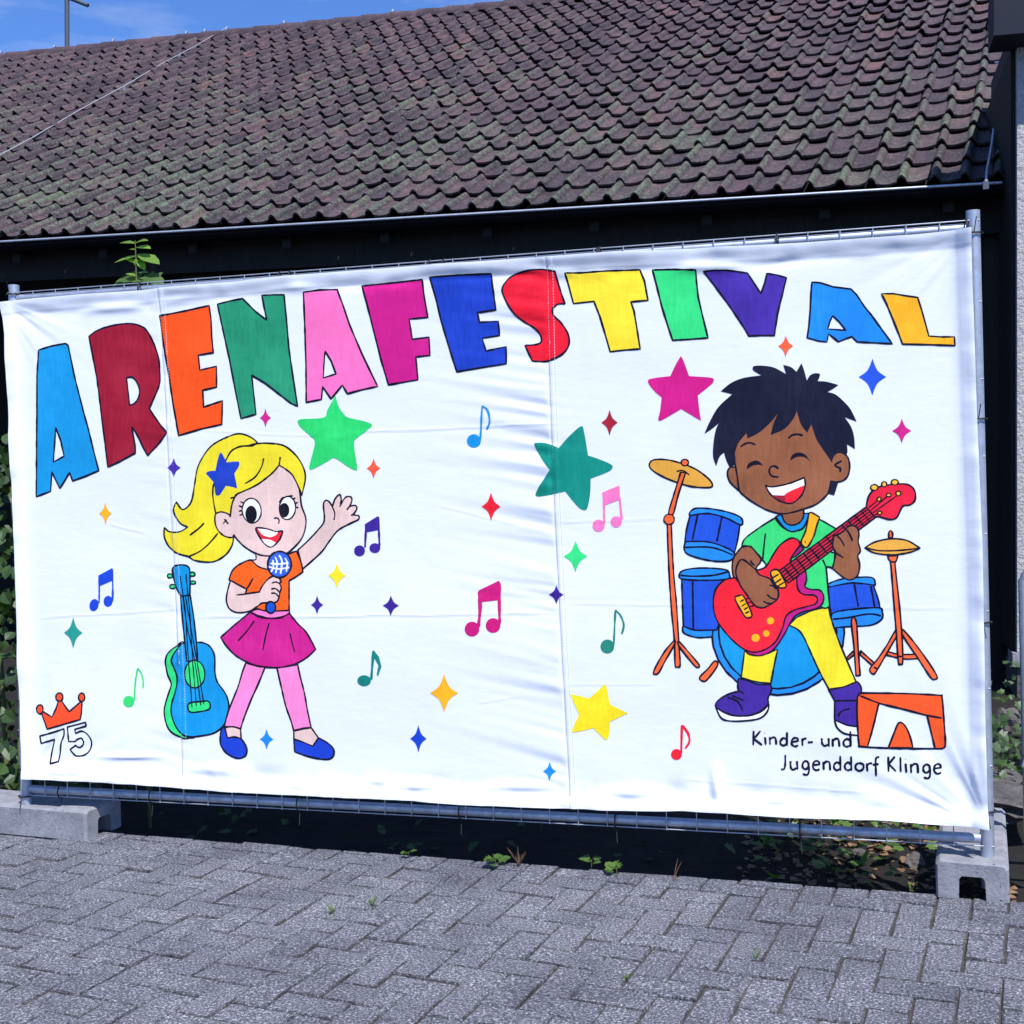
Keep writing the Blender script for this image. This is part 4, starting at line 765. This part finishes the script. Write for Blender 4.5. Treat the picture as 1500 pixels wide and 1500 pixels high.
# seam stitching and cable ties
def dash(E_, dx):
    ps = []; z = E_[0, 1]-.03
    while z > E_[-1, 1]+.04:
        x = lerp_z(E_, z)+dx; ps.append([(x, z), (lerp_z(E_, z-.0065)+dx, z-.0065)]); z -= .010
    return ps
for E_ in (SE1, SE2):
    V = []; Fs = []
    for dx in (.004, .021):
        for (a, b) in dash(E_, dx):
            k = len(V); w = .0009; V += [(a[0]-w, a[1]), (a[0]+w, a[1]), (b[0]+w, b[1]), (b[0]-w, b[1])]; Fs.append(orient(V, (k, k+1, k+2, k+3)))
    onto('seam_stitching', V, Fs, mat('sewing_thread', (.45, .46, .56), .8), banner, .0014)
def tie(p, d, n=1):
    mb = MB(); p = Vector(p); c = []
    for k in range(9):
        a = 2*math.pi*k/8; c.append(p + Vector((0, math.cos(a)*.028-.006, math.sin(a)*.028)) if d == 'h' else p + Vector((math.cos(a)*.028, math.sin(a)*.028, 0)))
    mb.tube(c, .003, 5); mb.tube([c[6], c[6]+Vector((.006, -.02, .045 if p.z > 1 else -.045))], .0016, 5); mb.build('cable_tie', M_BLACK, banner)
for px in ((209, 421), (413, 403), (428, 402), (631, 386), (652, 385), (877, 369), (880, 369), (1139, 352), (1415, 331)): p = at(px, 1, 0); tie((p[0], 0, ZT-.018), 'h')
for px in ((225, 1160), (440, 1172), (676, 1187), (903, 1195), (1172, 1208), (92, 1155)): p = at(px, 1, 0); tie((p[0], 0, ZB), 'h')
for px in ((20, 432), (30, 1025), (35, 1125), (36, 1165)): tie((0, 0, at(px, 1, 0)[2]), 'v')
for px in ((1430, 342), (1432, 614), (1444, 911), (1449, 1187)): tie((3.5, 0, at(px, 1, 0)[2]), 'v')
# ------------------------------------------------------------------ vegetation
LEAF2 = [(0, 0), (.32, .22), (.5, .55), (.30, .86), (0, 1.08), (-.30, .86), (-.5, .55), (-.32, .22)]
def leaves(name, items, m, parent=None, lobed=False, slim=1.0, **k):
    V = []; Fs = []; sh = []
    for (p, d, nrm, s) in items:
        d = Vector(d).normalized(); nrm = Vector(nrm); x = d.cross(nrm)
        x = x.normalized() if x.length > 1e-4 else Vector((1, 0, 0)); n = x.cross(d); b = len(V); c = random.random(); fold = random.uniform(.1, .35); droop = random.uniform(0, .25)
        prof = [(0, 0), (.42, -.02), (.34, .2), (.62, .42), (.36, .52), (.30, .8), (0, 1.05), (-.30, .8), (-.36, .52), (-.62, .42), (-.34, .2), (-.42, -.02)] if lobed else LEAF2
        for (a, l) in prof:
            a *= slim; V.append(tuple(Vector(p)+x*(a*s)+d*(l*s)+n*(abs(a)*fold*s-droop*l*l*s))); sh.append(c)
        V.append(tuple(Vector(p)+d*(.5*s)-n*(droop*.25*s))); sh.append(c); q = len(prof)
        for i in range(q): Fs.append((b+i, b+(i+1) % q, b+q))
    me = bpy.data.meshes.new(name); me.from_pydata(V, [], Fs); me.materials.append(m); a = me.attributes.new('shade', 'FLOAT', 'POINT'); a.data.foreach_set('value', np.array(sh, dtype=np.float32))
    o = new(name, me, **k)
    if parent: o.parent = parent
    return o
def rv(): return Vector((random.gauss(0, 1), random.gauss(0, 1), random.gauss(0, 1))).normalized()
# hedge at the left
hd = new('leafy_hedge', None, label='dense dark green leafy hedge growing beside the end of the banner', cat='hedge'); hd.location = (-.62, .75, -.1); iv = Matrix.Translation(-hd.location)
its = []; hx, hy = -.62, .75
for k in range(2300):
    a = random.uniform(0, 2*math.pi); z = random.uniform(.0, 1.62); rr = (1-.12*math.sin(z*9+a*3))*random.uniform(.72, 1.05)*(1 if z < 1.4 else 1-(z-1.4)*2.2)
    p = Vector((hx+math.cos(a)*.55*rr, hy+math.sin(a)*.45*rr, z)); nn = Vector((math.cos(a), math.sin(a), .6))+rv()*.6; its.append((p, Vector((math.cos(a)*.5, math.sin(a)*.5, -.5))+rv()*.6, nn, random.uniform(.03, .065)))
o = leaves('foliage', its, M_IVY, lobed=False); o.parent = hd; o.matrix_parent_inverse = iv
for k in range(5): o = MB().tube([(hx+.05*k-.1, hy, -.12), (hx+.1*k-.2, hy+.03*k, .6), (hx+.2*k-.4, hy, 1.35)], .012, 6, rs=[.014, .01, .004]).build('stem', M_STEM, hd); o.matrix_parent_inverse = iv
# sapling looking over the banner
YS = .40; sp = lambda px: Vector(at(px, 1, YS))
sa = new('young_sapling', None, label='bright green young sapling peeking over the top edge of the banner', cat='sapling'); base = sp((207, 700)); base.z = -.1; sa.location = base; iv = Matrix.Translation(-base)
top = sp((198, 352)); stem = [base, sp((205, 700)), sp((201, 480)), sp((200, 410)), sp((199, 375)), top]; o = MB().tube(stem, .006, 6, rs=[.009, .008, .006, .0045, .003, .0015]).build('stem', M_STEM, sa); o.matrix_parent_inverse = iv
its = []
for (a, b, s) in (((199, 357), (180, 353), 1), ((199, 356), (216, 350), 1), ((199, 362), (221, 364), 1), ((199, 366), (190, 365), .8), ((200, 375), (173, 384), 1), ((201, 372), (230, 384), 1.1), ((199, 386), (184, 376), .8), ((200, 378), (199, 388), 1), ((200, 384), (213, 378), 1), ((201, 380), (212, 390), 1.2),
                  ((201, 400), (220, 396), .8), ((201, 404), (184, 401), .8), ((200, 410), (206, 412), 1)):
    pa_, pb_ = sp(a), sp(b); d = pb_-pa_; its.append((pa_, d+Vector((0, -.012, 0)), Vector((0, -.5, 1)), d.length*s*1.05))
o = leaves('young_leaves', its, M_SAP, sa, slim=.62); o.matrix_parent_inverse = iv
its = []
for (a, b) in (((203, 412), (168, 408)), ((192, 410), (163, 418)), ((206, 410), (240, 408)), ((214, 404), (246, 417)), ((204, 440), (240, 460)), ((204, 440), (165, 470))):
    pa_, pb_ = sp(a), sp(b); d = pb_-pa_; its.append((pa_-Vector((0, 0, .0)), d+Vector((0, -.02, 0)), Vector((.1, -.6, .9)), d.length*.85))
o = leaves('broad_leaves', its, M_LEAF, sa, lobed=True); o.matrix_parent_inverse = iv
# ivy and litter on the bed
its = []; lit = []
for k in range(2600):
    x = random.uniform(-.6, 3.6); y = .12+3.2*random.random()**1.6
    if x > 3.25 and y < .75: continue
    dens_ = .5+.5*math.sin(4*x+1)*math.sin(3*y+2)
    if random.random() > (.85 if x > 2.75 and y < 1.5 and y > .35 else (.04+.10*dens_)): continue
    p = Vector((x, y, bed_z(x, y)+random.uniform(.01, .09)))
    d = Vector((random.gauss(0, 1), random.gauss(-.4, 1), random.gauss(.1, .4))); its.append((p, d, Vector((0, -.2, 1))+rv()*.35, random.uniform(.025, .06)))
leaves('ivy', [q for q in its if q[0].x < 2.75], M_IVY, lobed=True, label='low ivy, coloured darker for shade, scattered over the shaded soil bed under the banner', cat='ivy', kind='stuff'); leaves('ivy', [q for q in its if q[0].x >= 2.75], M_LEAF, lobed=True, label='patch of ivy in a lighter sunlit green beside the end-on concrete foot', cat='ivy', kind='stuff')  # one ivy in two leaf colours, shade and sun put into the greens
for k in range(900):
    x = 3.6-.9*random.random()**1.2; y = .02+1.8*random.random()**1.4; lit.append((Vector((x, y, bed_z(x, y)+random.uniform(.004, .02))), (random.gauss(0, 1), random.gauss(0, 1), .1), Vector((0, 0, 1))+rv()*.4, random.uniform(.012, .035)))
leaves('leaf_litter', lit, M_DRY, label='dry brown leaf litter on the soil bed', cat='leaf litter', kind='stuff')
# small weeds in the paving joints
def weed(px, n, s, lab, grass=False, z=.0):
    b = Vector(at(px, 2, z)); o = new('weed', None, label=lab, cat='weed', group='weeds along the paving'); o.location = b; its = []
    if grass:
        mb = MB()
        for k in range(n):
            a = random.uniform(0, 6.28); l = s*random.uniform(.6, 1.2); e = Vector((math.cos(a)*l*.6, math.sin(a)*l*.6, l)); mb.tube([(0, 0, 0), e*.55+Vector((0, 0, l*.12)), e], .001, 4, rs=[.0014, .001, .0004])
        c = mb.build('blades', M_DRY if s > .05 else M_SAP); c.parent = o
    else:
        for k in range(n):
            a = random.uniform(0, 6.28); its.append((Vector((math.cos(a)*.3*s, math.sin(a)*.3*s, random.uniform(.2, .7)*s)), (math.cos(a), math.sin(a), .3), Vector((0, -.3, 1))+rv()*.3, s*random.uniform(.6, 1)))
        c = leaves('leaves', its, M_LEAF, lobed=True); c.parent = o; MBs = MB().tube([(0, 0, -.02), (.002, 0, .6*s)], .0015, 4).build('stem', M_STEM, o)
weed((725, 1268), 7, .045, 'small broad-leaved weed at the paving edge beside a dried tuft')
weed((866, 1268), 5, .035, 'green seedling leaf on a leaning stalk at the paving edge'); weed((903, 1284), 5, .045, 'pair of broad green leaves lying on the paving edge')
weed((598, 1255), 4, .03, 'tiny green weed at the paving edge under the girl side of the banner'); weed((1335, 1305), 7, .03, 'pale green tuft at the paving edge next to the end-on concrete foot', True)
weed((545, 1328), 14, .03, 'yellowish grass tuft sprouting between the paving bricks', True); weed((487, 1338), 10, .028, 'short grass tuft between paving bricks beside a yellowish tuft', True); weed((760, 1270), 24, .055, 'dried straw-coloured tuft at the paving edge', True); weed((987, 1290), 2, .09, 'single dry upright stalk at the paving edge', True); weed((918, 1437), 9, .022, 'small green grass tuft in a joint of the open paving', True); weed((1107, 1405), 9, .026, 'small green weed tuft in a joint in front of the lettering', True)
# ------------------------------------------------------------------ stones, barrier at the right edge
def rock(name, px, y, size, lab, cat='stone', sq=1.0, grp='loose stones by the wall'):
    c = Vector(at(px, 1, y)); bm = bmesh.new(); bmesh.ops.create_icosphere(bm, subdivisions=3, radius=1)
    for v in bm.verts:
        n = v.co.normalized(); q = 1+.16*math.sin(3.1*n.x+c.x*9)*math.cos(4.3*n.y+1)+.09*math.sin(9*n.z+5*n.x+c.y); m_ = max(abs(n.x), abs(n.y), abs(n.z)); v.co = n*(q*(1-sq)+sq*q*.8/m_); v.co.x *= size[0]; v.co.y *= size[1]; v.co.z *= size[2]
    me = bpy.data.meshes.new(name); bm.to_mesh(me); bm.free(); me.materials.append(M_STONE); o = new(name, me, label=lab, cat=cat, group=grp); o.location = c; return o
rock('field_stone', (1478, 1066), 2.9, (.075, .10, .11), 'tall rounded rough stone standing among ivy below the plastered wall', sq=.25)
rock('stone_slab', (1452, 1172), 1.05, (.16, .26, .05), 'flat grey stone slab behind the end-on concrete foot', sq=.8)
rock('stone_slab', (1436, 1147), 1.6, (.20, .22, .05), 'flat mossy stone slab with leaves beside it, farther behind the fence post', sq=.8)
rock('field_stone', (1340, 1266), .62, (.04, .08, .03), 'small pale stone lying on the bed left of the end-on concrete foot', sq=.7)
rock('field_stone', (1256, 1252), .62, (.03, .03, .022), 'small round pinkish pebble in the sunny patch of ivy', sq=.3)
its = []
for k in range(240):
    x = random.gauss(3.74, .13); y = random.uniform(1.2, 3.2); its.append((Vector((x, y, bed_z(x, y)+.02+random.random()**2*.34)), rv()+Vector((0, -.4, 0)), Vector((.2, -.4, 1))+rv()*.4, random.uniform(.025, .055)))
leaves('ivy_clump', its, M_IVY, lobed=True, label='clump of ivy climbing the stones behind the right fence post', cat='ivy', kind='stuff')
bar = new('steel_barrier', None, label='low galvanised steel barrier whose end post stands beside the plastered wall', cat='barrier'); b0 = Vector(at((1509, 1272), 2, 0)); bar.location = b0
for dx in (0, 1.2): MB().tube([(dx, 0, 0), (dx, 0, .95), (dx+(.04 if dx == 0 else -.04), 0, 1.03), (dx+(.12 if dx == 0 else -.12), 0, 1.05)], .017, 10).build('post', M_ZINC, bar)
for z in (.18, .62, 1.05): MB().tube([(.08 if z > 1 else .015, 0, z), (1.12 if z > 1 else 1.185, 0, z)], .015, 8).build('rail', M_ZINC, bar)
MB().box((-.004, -.02, .36), (.03, .04, .05), Matrix.Rotation(.3, 3, 'Y')).build('clamp', M_ZINC, bar, bevel=.008)
